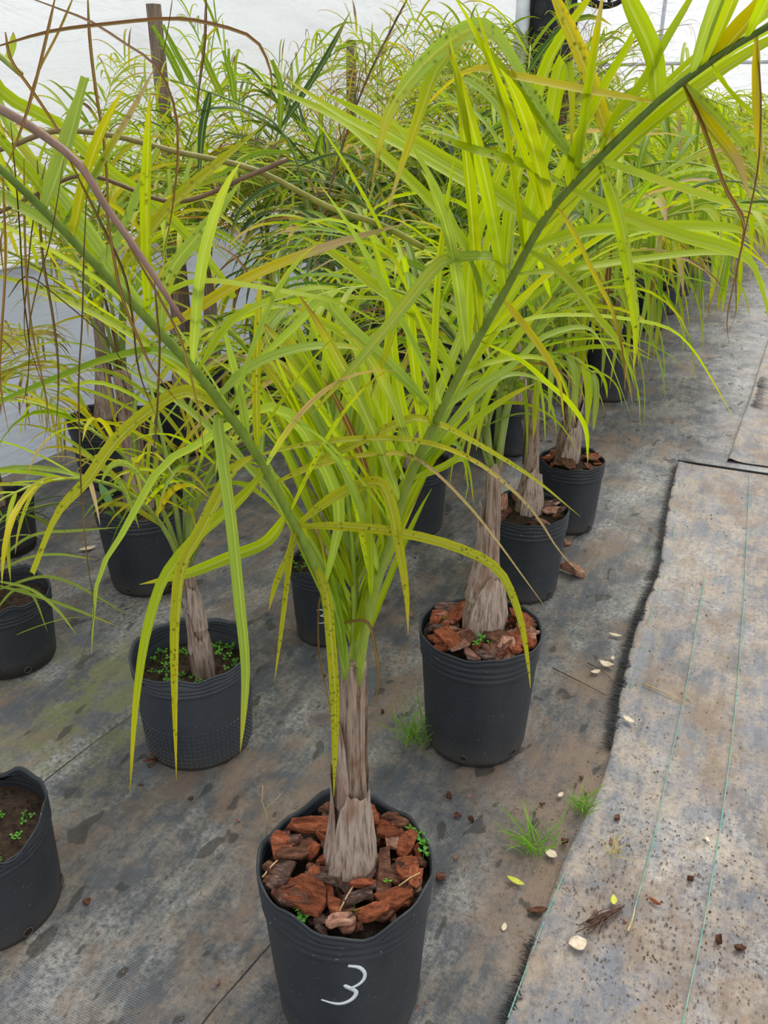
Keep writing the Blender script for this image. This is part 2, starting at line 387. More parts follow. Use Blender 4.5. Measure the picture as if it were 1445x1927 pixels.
def build_end():
    c = ground(1425, 436) + RU * 0.1; L0, L1 = -7.0, 5.0
    v, f = box_arrays((0, 0, 0), (L1 - L0, 0.2, 1.36), np.array([RP, RU, [0, 0, 1]]).T)
    o = mk('wall_back', v + c + RP * (L0 + L1) / 2 + RU * 0.1 + np.array([0, 0, 0.67]), f, M_CONC, smooth=False)
    tag(o, 'grey concrete knee wall closing the far end', kind='structure')
    s = np.linspace(L0, L1, 60); z = np.linspace(1.35, 5.2, 30); S, Z = np.meshgrid(s, z)
    V = c + S[..., None] * RP + (0.12 + 0.02 * noise2(S * 2, Z * 3, 2))[..., None] * RU; V[..., 2] = Z
    mk('film', V.reshape(-1, 3), hole_quads(*S.shape), M_FILM, o)
    for k in range(-3, 3):
        P = [c + RP * (k * 1.8) + RU * 0.02 + np.array([0, 0, h]) for h in (1.3, 3.2, 5.1)]
        v, f = tube_arrays(P, 0.03, 8); mk('frame_tube', v, f, M_METAL, o)
    for h in (2.3, 3.4):
        P = [c + RP * q + RU * 0.0 + np.array([0, 0, h]) for q in (L0, 0, L1)]
        v, f = tube_arrays(P, 0.025, 8); mk('frame_tube', v, f, M_METAL, o)
build_end()
def build_posts():
    k = 0
    for (px, py, bent) in ((288, 7, .0), (655, 75, .01), (849, 100, .0), (975, 128, 0)):
        r = ray(px, py); t = np.dot(W0[:2] + WN[:2] * 0.10, WN[:2]) / np.dot(r[:2], WN[:2])
        p = np.array([0, 0, EYE]) + r * t
        v, f = box_arrays((0, 0, p[2] / 2), (0.062, 0.05, p[2] + .004), np.array([WU, WN, [0, 0, 1]]).T)
        v[:, 0] += bent * v[:, 2]; v = v + np.random.RandomState(k).uniform(-.003, .003, v.shape)
        o = mk('wooden_post', v, f, M_WOOD, smooth=False); o.location = (p[0], p[1], -0.004)
        tag(o, 'square weathered wooden post standing against the white film wall', 'post', 'wooden posts along the film wall'); k += 1
build_posts()
def build_column():
    p = at(1034, 110, 6.35); base = np.array([p[0], p[1], 0.0])
    root = empty('wrapped_column', base); tag(root, 'tall column wrapped in black plastic with a pale pipe beside it', 'column')
    rs = np.random.RandomState(4); th = np.linspace(0, 2 * math.pi, 25)[:-1]; zz = np.linspace(0, 4.6, 24)
    R = 0.14 + 0.012 * np.sin(th * 9)[None, :] + 0.008 * rs.randn(24, 24)
    V = np.stack([R * np.cos(th), R * np.sin(th), np.repeat(zz[:, None], 24, 1)], -1).reshape(-1, 3)
    mk('wrap', V, hole_quads(24, 24, True), M_BLACKP, root, smooth=False)
    v, f = tube_arrays([(-.2, -.03, 0), (-.2, -.03, 2.3), (-.2, -.03, 4.6)], 0.045, 14); mk('pipe', v, f, M_TUBEW, root)
    q = at(1136, 16, 7.0); root = empty('circulation_fan', (q[0], q[1], q[2] + 0.23))
    tag(root, 'black circulation fan hanging on a rod above the palms', 'fan')
    th = np.linspace(0, 2 * math.pi, 33)[:-1]; prof = [(.20, -.09), (.225, -.10), (.235, 0), (.225, .10), (.20, .09), (.21, 0)]
    V = np.array([[r * math.cos(a), y, r * math.sin(a)] for (r, y) in prof + prof[:1] for a in th])
    mk('shroud', V, hole_quads(7, 32, True), M_BLACKP, root)
    v, f = tube_arrays([(0, -.08, 0), (0, .08, 0)], 0.06, 14); mk('motor', v, f, M_BLACKP, root)
    for k in range(4):
        a = k * math.pi / 2 + .4; R = np.array([[math.cos(a), 0, -math.sin(a)], [0, 1, 0], [math.sin(a), 0, math.cos(a)]])
        v = np.array([(.05, -.03, -.03), (.19, -.02, -.06), (.19, .03, .06), (.05, .02, .03)]) @ R.T
        v = np.vstack([v, v + [0, .004, 0]]); mk('blade', v, [(0, 1, 2, 3), (7, 6, 5, 4), (0, 4, 5, 1), (1, 5, 6, 2), (2, 6, 7, 3), (3, 7, 4, 0)], M_BLACKP, root, smooth=False)
    v, f = tube_arrays([(0, 0, .22), (0, 0, 2.4)], 0.012, 8); mk('hanging_rod', v, f, M_METAL, root)
build_column()

# ground sheets that overlap the floor fabric
def fringe(edge, dirs, n, L, seed, name, parent):
    rs = np.random.RandomState(seed); Vs = []; Fs = []; o = 0
    for _ in range(n):
        u = rs.rand() * (len(edge) - 1); i = int(u); p = edge[i] + (edge[min(i + 1, len(edge) - 1)] - edge[i]) * (u - i)
        w = dirs[i]; l = L * (0.35 + rs.rand()); d = unit(w * (0.7 + .5 * rs.rand()) + RU * rs.uniform(-.9, .9) + np.array([0, 0, rs.uniform(0, .5)]))
        p = p + np.array([0, 0, rs.uniform(.002, .012)]) - w * rs.uniform(0, .02)
        sd = unit(np.cross(d, [0, 0, 1])) * rs.uniform(.0006, .0013)
        e = p + d * l * .55; q = e + unit(d + np.array([rs.uniform(-.7, .7), rs.uniform(-.7, .7), -.5])) * l * .45
        e[2] = max(e[2], .001); q[2] = max(q[2], .001)
        Vs += [p - sd, p + sd, e - sd, e + sd, q]; Fs += [(o, o + 1, o + 3, o + 2), (o + 2, o + 3, o + 4)]; o += 5
    ob = mk(name, np.array(Vs), Fs, M_FRAY, parent); ob['kind'] = 'stuff'; ob['label'] = 'frayed black threads along the cut edge'
    return ob
def sheet(name, edge_px, width, mat, label, z0=0.004, lift=0.014, dirv=None, ncol=26, seed=0, wig=0.004):
    E = np.array([ground(*e) for e in edge_px]); n = max(24, len(E) * 9); E = catmull(E, n)
    E[:, 2] = 0; dv = RP if dirv is None else unit(dirv)
    d = np.concatenate([[0, .002, .008, .018, .03, .045, .065, .1], np.linspace(.3 if width < 1 else .05, 1, ncol - 8) * width]) if width > .3 else np.concatenate([[0, .002, .008, .018, .03, .045], np.linspace(.06, width, ncol - 6)])
    zf = np.interp(d, [0, .002, .008, .018, .03, .05, .1], np.array([0, .45, .95, 1.0, .7, .3, 0.0]) * lift) + z0
    V = E[:, None, :] + d[None, :, None] * dv
    V[..., 2] = zf[None, :] * ((0.65 + 0.35 * np.sin(np.arange(n) * .9 + 2 * np.sin(np.arange(n) * .23))) if width > 1 else (0.9 + 0.1 * np.sin(np.arange(n) * .31)))[:, None] + wig * np.clip(noise2(V[..., 0] * 9, V[..., 1] * 5, seed), -.5, 1) + .0025
    V[:, 0, 2] = -.008
    if width < 1: V[:, -3:, 2] = np.array([.0005, -.004, -.012])
    o = mk(name, V.reshape(-1, 3), hole_quads(n, len(d)), mat); tag(o, label, 'ground sheet')
    if width < 1:
        Hm = E + dv * .003; Hm[:, 2] = z0 + lift * .35; v, f = tube_arrays(Hm, .0042, 6); mk('hem', v, f, M_FRAY, o)
    return o, E
def build_sheets():
    edge = [(905, 2060), (950, 1927), (985, 1830), (1010, 1750), (1038, 1680), (1062, 1615), (1098, 1545), (1128, 1480), (1150, 1405), (1160, 1335), (1172, 1275), (1192, 1195), (1212, 1140), (1236, 1080), (1247, 1010), (1258, 940), (1275, 870)]
    o, E = sheet('ground_sheet', edge, 4.2, M_SHEET, 'wide dusty ground sheet with a rolled frayed edge and green stitch lines', seed=2)
    n = len(E); a, b = int(n * .40), int(n * .99)
    fringe(E[a:b], np.repeat(-RP[None], b - a, 0), 2400, .04, 1, 'frayed_edge', o)
    a, b = int(n * .04), int(n * .15); fringe(E[a:b], np.repeat(-RP[None], b - a, 0), 260, .026, 2, 'frayed_edge', o)
    # hem at the far end
    top = np.array([ground(1275, 870) + RP * q for q in np.linspace(0, 4.2, 14)]); top[:, 2] = .008
    v, f = tube_arrays(top, .006, 6); mk('hem', v, f, M_FRAY, o)
    def stitch(px, z=.0085):
        P = catmull([ground(x, y) for x, y in px], 90); V = []; F = []
        for i in range(90):
            sd = RP * (.0016 if i % 3 else .0009)
            for q, zz in ((P[i] - sd, z - .003), (P[i] - sd, z + .0012), (P[i] + sd, z + .0012), (P[i] + sd, z - .003)): V.append([q[0], q[1], zz])
            if i: k = len(V) - 8; F += [(k, k+4, k+5, k+1), (k+1, k+5, k+6, k+2), (k+2, k+6, k+7, k+3)]
        mk('stitch_line', V, F, M_STITCH, o, smooth=False)['label'] = 'pale green stitch line'
    stitch([(1270, 2000), (1290, 1900), (1328, 1720), (1375, 1407), (1398, 1140), (1405, 1000), (1409, 920), (1409, 896)])
    stitch([(1180, 1760), (1225, 1600), (1256, 1456), (1290, 1300), (1310, 1180), (1325, 1090)])
    stitch([(1185, 1305), (1218, 1180), (1240, 1110), (1258, 1060), (1272, 960), (1283, 882)])
    stitch([(955, 1925), (990, 1830), (1022, 1745), (1062, 1650)], .016)
    sheet('ground_sheet', [(-620, 2010), (-300, 1766), (-160, 1660), (-40, 1570), (77, 1478), (165, 1410), (270, 1334), (400, 1236), (520, 1140), (660, 1034), (800, 925)], .5, M_SHEET2, 'dark ground fabric strip with a folded seam passing the small squat pot', lift=.008, seed=4, wig=.001, z0=.002)
    sheet('ground_sheet', [(250, 2090), (345, 1975), (395, 1910), (440, 1858), (490, 1800), (560, 1725), (640, 1640)], .5, M_SHEET2, 'short folded seam of ground fabric running under the foremost pot', lift=.006, seed=5, wig=.001, z0=.002)
    o2, E2 = sheet('ground_sheet', [(1368, 868), (1386, 815), (1411, 746), (1430, 685), (1448, 630), (1470, 560)], 2.5, M_SHEET, 'far dusty ground sheet lapped beside the empty aisle', lift=.02, seed=6)
    fringe(E2[14:24] + RP * .02, np.repeat(RP[None], 10, 0), 420, .10, 7, 'frayed_edge', o2)
build_sheets()

# ------------------------------------------------------------------ plants: leaves
C_YG, C_G, C_PALE, C_BLUE, C_YEL, C_DEAD, C_DARK, C_TAN = [lin(*c) for c in ((172, 192, 10), (124, 156, 20), (158, 182, 74), (64, 94, 44), (200, 182, 14), (124, 84, 52), (78, 50, 36), (188, 160, 122))]
PAL = {'y': C_YG, 'g': C_G, 'p': C_PALE, 'b': C_BLUE, 's': lin(178, 178, 22), 'w': C_YEL, 'd': C_DEAD, 'k': C_DARK, 't': C_TAN}

def ribbon_arrays(P, W, side0, fold=0.22):
    """P (m,n,3) centre lines, W (m,n) full widths -> V (m,n,3cols,3)"""
    m, n, _ = P.shape; T = unit(np.gradient(P, axis=1)); S = np.zeros_like(P); s = side0
    for i in range(n):
        s = unit(s - T[:, i] * np.sum(s * T[:, i], -1, keepdims=True)); S[:, i] = s
    NN = np.cross(T, S); NN = np.where(NN[..., 2:3] < 0, -NN, NN)
    h = (W / 2)[..., None]
    return np.stack([P - S * h, P - NN * h * 2 * fold, P + S * h], 2), S
_RF = {}
def ribbon_faces(n):
    if n not in _RF:
        i = np.arange(n - 1)[:, None] * 3; j = np.arange(2)[None, :]
        _RF[n] = np.stack([i + j, i + j + 1, i + 4 + j, i + 3 + j], -1).reshape(-1, 4)
    return _RF[n]
def leaf_profile(n, blunt=False):
    t = np.linspace(0, 1, n)
    w = np.minimum(1, 0.35 + t / 0.14 * 0.65) * (1 - np.clip((t - .5) / .5, 0, 1) ** 2.2)
    return np.maximum(w, .55 if blunt else .035)
def leaf_colors(base, n, rs, tipb, spot):
    """base (m,3) -> (m,n,3cols,4); tips of some leaves dry to brown"""
    m = len(base); t = np.linspace(0, 1, n); C = np.repeat(base[:, None, :], n, 1)
    br = np.where(rs.rand(m) < .5, 0, 1)[:, None]; brown = C_DEAD * (1 - br) + C_TAN * br
    a = np.clip((t[None, :] - tipb[:, None]) / .10, 0, 1)[..., None]
    ye = np.clip((t[None, :] - tipb[:, None] + .2) / .2, 0, 1)[..., None]
    C = C * (1 - ye * .7) + PAL['w'] * ye * .7; C = C * (1 - a) + brown[:, None, :] * a
    C3 = np.stack([C, C, C], 2)
    return np.concatenate([C3, np.broadcast_to(spot[:, None, None, None], (m, n, 3, 1))], -1)

def leaf_uv(V):
    m, n = V.shape[:2]; d = np.linalg.norm(np.diff(V[:, :, 1], axis=1), axis=-1); v = np.concatenate([np.zeros((m, 1)), np.cumsum(d, 1)], 1)
    U = np.zeros((m, n, 3, 3)); U[..., 0] = np.array([-1., 0, 1.]); U[..., 1] = v[:, :, None]; U[..., 2] = (np.sin(np.arange(m) * 12.9898 + V[:, 0, 1, 0] * 78.2) % 1.0)[:, None, None]
    return U
def emit_leaves(V, C, parent, single, name='leaflet'):
    m, n = V.shape[:2]; f = ribbon_faces(n); U = leaf_uv(V)
    if single:
        for k in range(m): mk(name, V[k].reshape(-1, 3), f, M_LEAF, parent, C[k].reshape(-1, 4), luv=U[k].reshape(-1, 3))
    else:
        F = (f[None] + (np.arange(m) * n * 3)[:, None, None]).reshape(-1, 4)
        o = mk('leaflets', V.reshape(-1, 3), F, M_LEAF, parent, C.reshape(-1, 4), luv=U.reshape(-1, 3)); o['kind'] = 'stuff'

def pick(rs, m, pal):
    k = rs.choice(len(pal), m, p=np.array([w for _, w in pal]) / sum(w for _, w in pal))
    B = np.array([PAL[pal[i][0]] for i in k]); return B * rs.uniform(.82, 1.14, (m, 1)) * rs.uniform(.95, 1.05, (m, 3))

def rachis_obj(P, r0, r1, parent, c0, c1, name='frond', sides=7):
    n = len(P); R = np.linspace(r0, r1, n); v, f = tube_arrays(P, R, sides)
    t = np.concatenate([np.repeat(np.linspace(0, 1, n), sides), [0, 1]])[:, None]
    c = np.array(c0) * (1 - t) + np.array(c1) * t
    return mk(name, v, f, M_STEM, parent, np.concatenate([c, np.ones((len(c), 1))], 1))

def frond_leaflets(P, frond, rs, nside, L, w, pal, droop=1.0, start=.2, ang=(62, 30), lift=.35, single=False, nseg=8, dead=.12, spot=.15, jitter=.10, skip=None):
    """leaflets along both sides of a rachis P (n,3)"""
    n = len(P); T = unit(np.gradient(P, axis=0))
    seg = np.concatenate([[0], np.cumsum(np.linalg.norm(np.diff(P, axis=0), axis=1))]); seg /= seg[-1]
    t = np.concatenate([np.linspace(start, .995, nside), np.linspace(start + .01, .985, nside)]) + rs.uniform(-.012, .012, 2 * nside)
    t = np.clip(t, start * .9, 1); sg = np.concatenate([np.ones(nside), -np.ones(nside)])
    if skip is not None:
        keep = rs.rand(len(t)) > skip; t, sg = t[keep], sg[keep]
    m = len(t); p = np.stack([np.interp(t, seg, P[:, k]) for k in range(3)], -1); T = unit(np.stack([np.interp(t, seg, T[:, k]) for k in range(3)], -1))
    up = np.array([0, 0, 1.]); side = np.cross(T, up); sl = np.linalg.norm(side, axis=1, keepdims=True)
    mean = unit(np.cross(unit(P[-1] - P[0]), up) + 1e-6); side = unit(np.where(sl > .15, side, mean)); nn = np.cross(side, T)
    u = (t - start) / (1 - start)
    a = np.radians(ang[0] + (ang[1] - ang[0]) * u + rs.uniform(-9, 9, m))[:, None]
    lf = (lift + rs.uniform(-.38, .38, m))[:, None]
    d = unit(T * np.cos(a) + np.sin(a) * (side * sg[:, None] * np.cos(lf) + nn * np.sin(lf)) + rs.normal(0, jitter * .4, (m, 3)))
    ll = L * (.55 + .45 * np.sin(np.clip(u * 1.05 + .18, 0, 1) * math.pi) ** .7) * rs.uniform(.8, 1.15, m)
    W = w * rs.uniform(.75, 1.2, m)[:, None] * leaf_profile(nseg)[None, :]
    Q = np.zeros((m, nseg, 3)); Q[:, 0] = p; st = (ll / (nseg - 1))[:, None]; dr = (droop * rs.uniform(.55, 1.35, m))[:, None]
    d0 = d.copy()
    for i in range(1, nseg):
        Q[:, i] = Q[:, i - 1] + d * st
        d = unit(d + np.array([0, 0, -1.]) * dr * (.07 + .30 * (i / nseg) ** 1.3) * 8 / nseg + rs.normal(0, jitter * .22, (m, 3)))
    Q[..., 2] = np.maximum(Q[..., 2], .03)
    s0 = unit(np.cross(d0, up + rs.normal(0, .35, (m, 3))))
    V, _ = ribbon_arrays(Q, W, s0, .27)
    tb = np.where(rs.rand(m) < .45, rs.uniform(.82, 1.0, m), 1.3); isd = rs.rand(m) < dead; tb[isd] = rs.uniform(.15, .8, isd.sum())
    B = pick(rs, m, pal); sp = np.where(rs.rand(m) < spot, 1.0, 0.0)
    emit_leaves(V, leaf_colors(B, nseg, rs, tb, sp), frond, single)

def frond_path(base, az, e0, e1, L, n=14, rs=None, bend=1.3):
    P = [np.asarray(base, float)]; a = az
    for i in range(n - 1):
        e = math.radians(e0 + (e1 - e0) * (i / (n - 2)) ** bend)
        if rs is not None: a += rs.normal(0, .02)
        P.append(P[-1] + np.array([math.cos(e) * math.sin(a), math.cos(e) * math.cos(a), math.sin(e)]) * L / (n - 1))
    return np.array(P)

# ------------------------------------------------------------------ plants: trunks, pots
def trunk(parent, path, R, seed, sheaths=3, sides=12):
    rs = np.random.RandomState(seed); n = 18; P = catmull(path, n); rr = np.interp(np.linspace(0, 1, n), np.linspace(0, 1, len(R)), R)
    th = np.arange(sides) * 2 * math.pi / sides; ph = rs.rand() * 6
    prof = 1 + .05 * np.sin(th * 3 + ph) + .03 * np.sin(th * 5)
    V = np.stack([P[:, None, 0] + (rr[:, None] * prof * (1 + rs.normal(0, .025, (n, sides)))) * np.cos(th), P[:, None, 1] + rr[:, None] * prof * (1 + rs.normal(0, .025, (n, sides))) * np.sin(th), np.repeat(P[:, 2:3], sides, 1)], -1)
    V = np.vstack([V.reshape(-1, 3), P[-1] + [0, 0, .004]]); F = [tuple(q) for q in hole_quads(n, sides, True).tolist()]
    F += [((n - 1) * sides + j, (n - 1) * sides + (j + 1) % sides, n * sides) for j in range(sides)]
    t = mk('trunk', V, F, M_TRUNK, parent)
    for k in range(sheaths):
        a = .0 + .6 * k / max(1, sheaths) + rs.uniform(0, .08); b = min(.99, a + rs.uniform(.28, .42)); a0 = rs.rand() * 6.28 if k else -1.2
        ext = rs.uniform(1.3, 2.4); nu, nv = 9, 7; vv = []
        for i in range(nv):
            s = a + (b - a) * i / (nv - 1); c = np.array([np.interp(s, np.linspace(0, 1, n), P[:, q]) for q in range(3)]); r = np.interp(s, np.linspace(0, 1, n), rr)
            for j in range(nu):
                g = a0 + ext * (j / (nu - 1) - .5) * (1 - .45 * (i / (nv - 1)) ** 2); off = .002 + .009 * (i / (nv - 1)) ** 2 + .012 * abs(j / (nu - 1) - .5) ** 2 * (1 + rs.rand())
                zz = rs.uniform(-.02, .015) if i == nv - 1 else 0
                vv.append(c + np.array([(r + off) * math.cos(g) * 1.04, (r + off) * math.sin(g) * 1.04, zz]))
        vv = np.array(vv); inner = vv.copy(); ctr = np.array([P[:, 0].mean(), P[:, 1].mean(), 0]); dirv = inner - ctr; dirv[:, 2] = 0
        inner -= unit(dirv) * .0018
        q = hole_quads(nv, nu); FF = q.tolist() + [[a_ + nv * nu for a_ in f[::-1]] for f in q.tolist()]
        rim = [(nv - 1) * nu + j for j in range(nu)]
        FF += [[rim[j], rim[j + 1], rim[j + 1] + nv * nu, rim[j] + nv * nu] for j in range(nu - 1)]
        mk('leaf_sheath', np.vstack([vv, inner]), FF, M_SHEATH, t)
    return t

def pot(parent, D, H, style='rings', seed=0, mat=None, number=None, holes=2, soil=0.03, squash=1.0, taper=.86, rimwob=.006, hole_az=None, numaz=-1.5708):
    rs = np.random.RandomState(seed); R = D / 2; mat = mat or M_POT; ns = 56
    prof = [(taper * .0, .004), (taper * .9, .004), (taper * .975, .003), (taper, .02)]
    for q in np.linspace(.08, .76 if style != 'grid' else .80, 6): prof.append((taper + (1 - taper) * q * .95, q * H))
    top = .79 if style != 'grid' else .83; nr = 4
    for k in range(nr):
        z0 = top + (.985 - top) * k / nr; dz = (.985 - top) / nr; base = taper + (1 - taper) * (z0 + dz / 2)
        prof += [(base - .004, z0 * H + .05 * dz * H), (base + .012, (z0 + dz * .28) * H), (base + .016, (z0 + dz * .5) * H), (base + .012, (z0 + dz * .72) * H), (base - .004, (z0 + dz * .95) * H)]
    prof += [(1.0, .985 * H), (1.012, H), (.99, H + .002), (.972, H - .006)]
    nprof_out = len(prof)
    for k in range(nr):
        z0 = .985 - (.985 - top) * k / nr; dz = (.985 - top) / nr
        prof += [(.962, (z0 - .2 * dz) * H), (.974, (z0 - .5 * dz) * H), (.962, (z0 - .85 * dz) * H)]
    prof += [(.93, .6 * H), (.90, .3 * H)]
    prof = np.array(prof); th = np.arange(ns) * 2 * math.pi / ns
    wob = 1 + rimwob * (np.sin(th * 2 + rs.rand() * 6) * 1.6 + np.sin(th * 3 + rs.rand() * 6) + .7 * np.sin(th * 7 + rs.rand() * 6))
    zw = .006 * (np.sin(th * 3 + rs.rand() * 6) + np.sin(th * 5 + rs.rand() * 6) * .7 + .5 * np.sin(th * 11))
    hf = (prof[:, 1] / H) ** 3
    rad = prof[:, 0:1] * R * (1 + (wob - 1)[None, :] * hf[:, None])
    if style == 'rings':   # shallow moulded panels low on the wall
        band = ((prof[:, 1] > .07 * H) & (prof[:, 1] < .3 * H) & (np.arange(len(prof)) < nprof_out))
        rad = rad - band[:, None] * R * .012 * (np.sin(th * 8) > .2)[None, :]
    V = np.stack([rad * np.cos(th), rad * np.sin(th) * squash, prof[:, 1:2] + zw[None, :] * (prof[:, 1:2] / H > .93) * (np.abs(rimwob) / .006)], -1).reshape(-1, 3)
    p = mk('pot', V, hole_quads(len(prof), ns, True), mat, parent)
    so = np.linspace(0, 1, 9); t2 = np.arange(28) * 2 * math.pi / 28; zs = H - soil
    SV = [[r * R * .955 * math.cos(a), r * R * .955 * math.sin(a) * squash, zs + .008 * (1 - r * r) + rs.uniform(-.006, .006) * (r < .99)] for r in so for a in t2]
    s = mk('soil', SV, hole_quads(9, 28, True), M_SOIL, parent)
    def rad_at(z): return np.interp(z, prof[:nprof_out, 1], prof[:nprof_out, 0]) * R
    for k in range(holes):
        a = (hole_az if hole_az is not None else -1.9) + k * 1.05; z = .085 * H; r = rad_at(z) * .998; vv = [];
        tan = np.array([-math.sin(a), math.cos(a), 0]); c = np.array([math.cos(a) * r, math.sin(a) * r * squash, z]); out = np.array([math.cos(a), math.sin(a), 0])
        for rr, o in ((.013, .0012), (.0105, .003), (.009, .0012)):
            for q in range(14): b = q * 2 * math.pi / 14; vv.append(c + tan * rr * math.cos(b) + np.array([0, 0, 1]) * rr * math.sin(b) + out * o)
        ring = hole_quads(3, 14, True).tolist(); h = mk('drain_hole', np.array(vv), ring, mat, p)
        vv2 = [c + tan * .0092 * math.cos(q * math.pi / 7) + np.array([0, 0, .0092 * math.sin(q * math.pi / 7)]) + out * .0011 for q in range(14)]
        me = h.data; off = len(me.vertices)
        nm = bpy.data.meshes.new('drain_hole'); nm.from_pydata([tuple(v) for v in vv] + [tuple(v) for v in vv2], [], [tuple(f) for f in ring] + [tuple(range(off, off + 14))]); nm.update()
        nm.materials.append(mat); nm.materials.append(M_HOLE); nm.polygons[len(nm.polygons) - 1].material_index = 1; h.data = nm
    if style == 'grid':
        VV = []; FF = []
        for iz in range(9):
            z = (.07 + iz * .045) * H; r = rad_at(z)
            for q in range(72):
                a0 = (q + .12) * 2 * math.pi / 72; a1 = (q + .88) * 2 * math.pi / 72; o = len(VV)
                for (a, rr, zz) in ((a0, r, -.0022), (a1, r, -.0022), (a1, r, .0022), (a0, r, .0022), (a0, r + .003, -.0010), (a1, r + .003, -.0010), (a1, r + .003, .0010), (a0, r + .003, .0010)):
                    VV.append((rr * math.cos(a), rr * math.sin(a), z + zz))
                FF += [(o+4, o+5, o+6, o+7), (o, o+1, o+5, o+4), (o+2, o+3, o+7, o+6), (o+1, o+2, o+6, o+5), (o, o+4, o+7, o+3)]
        g = mk('grid_relief', VV, FF, mat, p, smooth=False); g['kind'] = 'stuff'; g['label'] = 'moulded grid of short ridges'
    if number:
        sz, z0, pts = number; P = catmull(np.array(pts, float), 46); VV = []; FF = []
        nrm = unit(np.stack([-np.gradient(P[:, 1]), np.gradient(P[:, 0])], -1)); wd = np.interp(np.linspace(0, 1, 46), [0, .1, .5, .55, .9, 1], [.05, .06, .035, .075, .05, .02]) * .55
        for i in range(46):
            for s_ in (-1, 1):
                x, y = (P[i] + nrm[i] * wd[i] * s_) * sz; z = z0 + y; r = rad_at(z) * (1 + .0) + .0016; a = numaz + x / r
                VV.append((r * math.cos(a), r * math.sin(a) * squash, z))
        V2 = np.array(VV); inn = V2.copy(); inn[:, :2] *= .992
        q = [(2 * i, 2 * i + 1, 2 * i + 3, 2 * i + 2) for i in range(45)]
        q += [(2 * i, 2 * i + 2, 2 * i + 94, 2 * i + 92) for i in range(45)] + [(2 * i + 3, 2 * i + 1, 2 * i + 93, 2 * i + 95) for i in range(45)]
        mk('painted_number', np.vstack([V2, inn]), q, M_PAINT, p)['label'] = 'white painted figure 3'
    return p
THREE = [(.02, 1.0), (.20, .92), (.29, .72), (.23, .53), (.04, .42), (-.05, .50), (.0, .45), (.14, .30), (.08, .13), (-.12, .0), (-.44, .03)]
THREE_B = [(-.3, .95), (-.05, 1.02), (.15, .85), (.02, .62), (-.12, .56), (.12, .5), (.25, .28), (.1, .05), (-.15, .0), (-.35, .06)]

def crown(parent, top, rs, nf, L, leaflen, leafw, pal, az0=None, elev=(78, -5), azs=None, single=False, nside=30, droop=1.0, nseg=8, dead_fronds=0, stemc=None, lift=.35, ang=(62, 30), spot=.12, deadp=.12, rr=.008, start=.2):
    c0 = lin(132, 150, 72) if stemc is None else stemc
    for k in range(nf):
        az = azs[k] if azs is not None else (rs.rand() * 6.28 if az0 is None else az0) + k * 2.4 + rs.uniform(-.25, .25)
        u = (k + .5) / nf; e0 = elev[0] - 14 * u + rs.uniform(-4, 4) + 6; e1 = elev[1] - 35 * u + rs.uniform(-14, 14) + (34 if k == 0 else 0)
        b = np.asarray(top) + np.array([math.sin(az), math.cos(az), 0]) * .012 - np.array([0, 0, .03 * u])
        P = frond_path(b, az, min(e0, 86), e1, L * rs.uniform(.82, 1.1), 15, rs)
        isd = k >= nf - dead_fronds
        if isd:
            f = rachis_obj(P, rr * .7, .0012, parent, C_DEAD, C_DARK, 'dead_frond', 6)
            frond_leaflets(P, f, rs, max(10, nside // 2), leaflen * .8, leafw * .3, [('d', 2), ('k', 1), ('t', 1.4)], droop * 2.0, start, (50, 25), .1, single, nseg, 1.0, 0, .5)
        else:
            f = rachis_obj(P, rr, .0016, parent, c0, lin(158, 172, 60), 'frond', 6)
            frond_leaflets(P, f, rs, nside, leaflen, leafw, pal, droop, start, ang, lift, single, nseg, deadp, spot)

def solve_pot(base_px, rim_y, rim_w):
    g = ground(*base_px); v = (rim_y - 963.5) / F_PX; z = EYE - g[1] * (SP + v * CP) / (CP - v * SP)
    t = g[1] / (CP - v * SP); return g, rim_w * t / F_PX, z

# ------------------------------------------------------------------ bark chips, weeds, debris
def chip_mesh(rs, l, w, th, name, mat):
    k = 11; a = np.sort((np.arange(k) + rs.uniform(-.35, .35, k)) * 2 * math.pi / k); e = rs.uniform(2.6, 5)
    ct, st = np.cos(a), np.sin(a); rad = 1 / (np.abs(ct) ** e + np.abs(st) ** e) ** (1 / e) * rs.uniform(.68, 1.06, k)
    x, y = rad * ct * l / 2, rad * st * w / 2; wave = th * .5 * np.sin(x / l * 4 + rs.rand() * 6) + y * rs.uniform(-.25, .25)
    top = np.stack([x * .97, y * .95, th / 2 + wave + rs.uniform(-.22, .22, k) * th], -1); mid = np.stack([x, y, wave + rs.uniform(-.25, .25, k) * th], -1); bot = np.stack([x * .92, y * .9, -th / 2 + wave], -1)
    V = np.vstack([top, mid, bot, [[0, 0, th * .5 + rs.uniform(-.15, .1) * th]], [[0, 0, -th / 2]]])
    F = [(j, k + j, k + (j + 1) % k, (j + 1) % k) for j in range(k)] + [(k + j, 2 * k + j, 2 * k + (j + 1) % k, k + (j + 1) % k) for j in range(k)]
    F += [(3 * k, j, (j + 1) % k) for j in range(k)] + [(3 * k + 1, 2 * k + (j + 1) % k, 2 * k + j) for j in range(k)]
    return mk(name, V, F, mat, smooth=False)
CHIPM = {'r': (M_CHIP_RED, 'flat rust red'), 'g': (M_CHIP_GREY, 'furrowed grey'), 'b': (M_CHIP_BROWN, 'dark brown'), 'p': (M_CHIP_PALE, 'pale pinkish')}
def chip(pos, l, w, th, rot, tilt, kind, where, rs, group):
    o = chip_mesh(rs, l, w, th, 'bark_chip', CHIPM[kind][0]); o.location = pos; o.rotation_euler = (tilt[0], tilt[1], rot)
    tag(o, CHIPM[kind][1] + ' bark chip ' + where, 'bark chip', group); return o
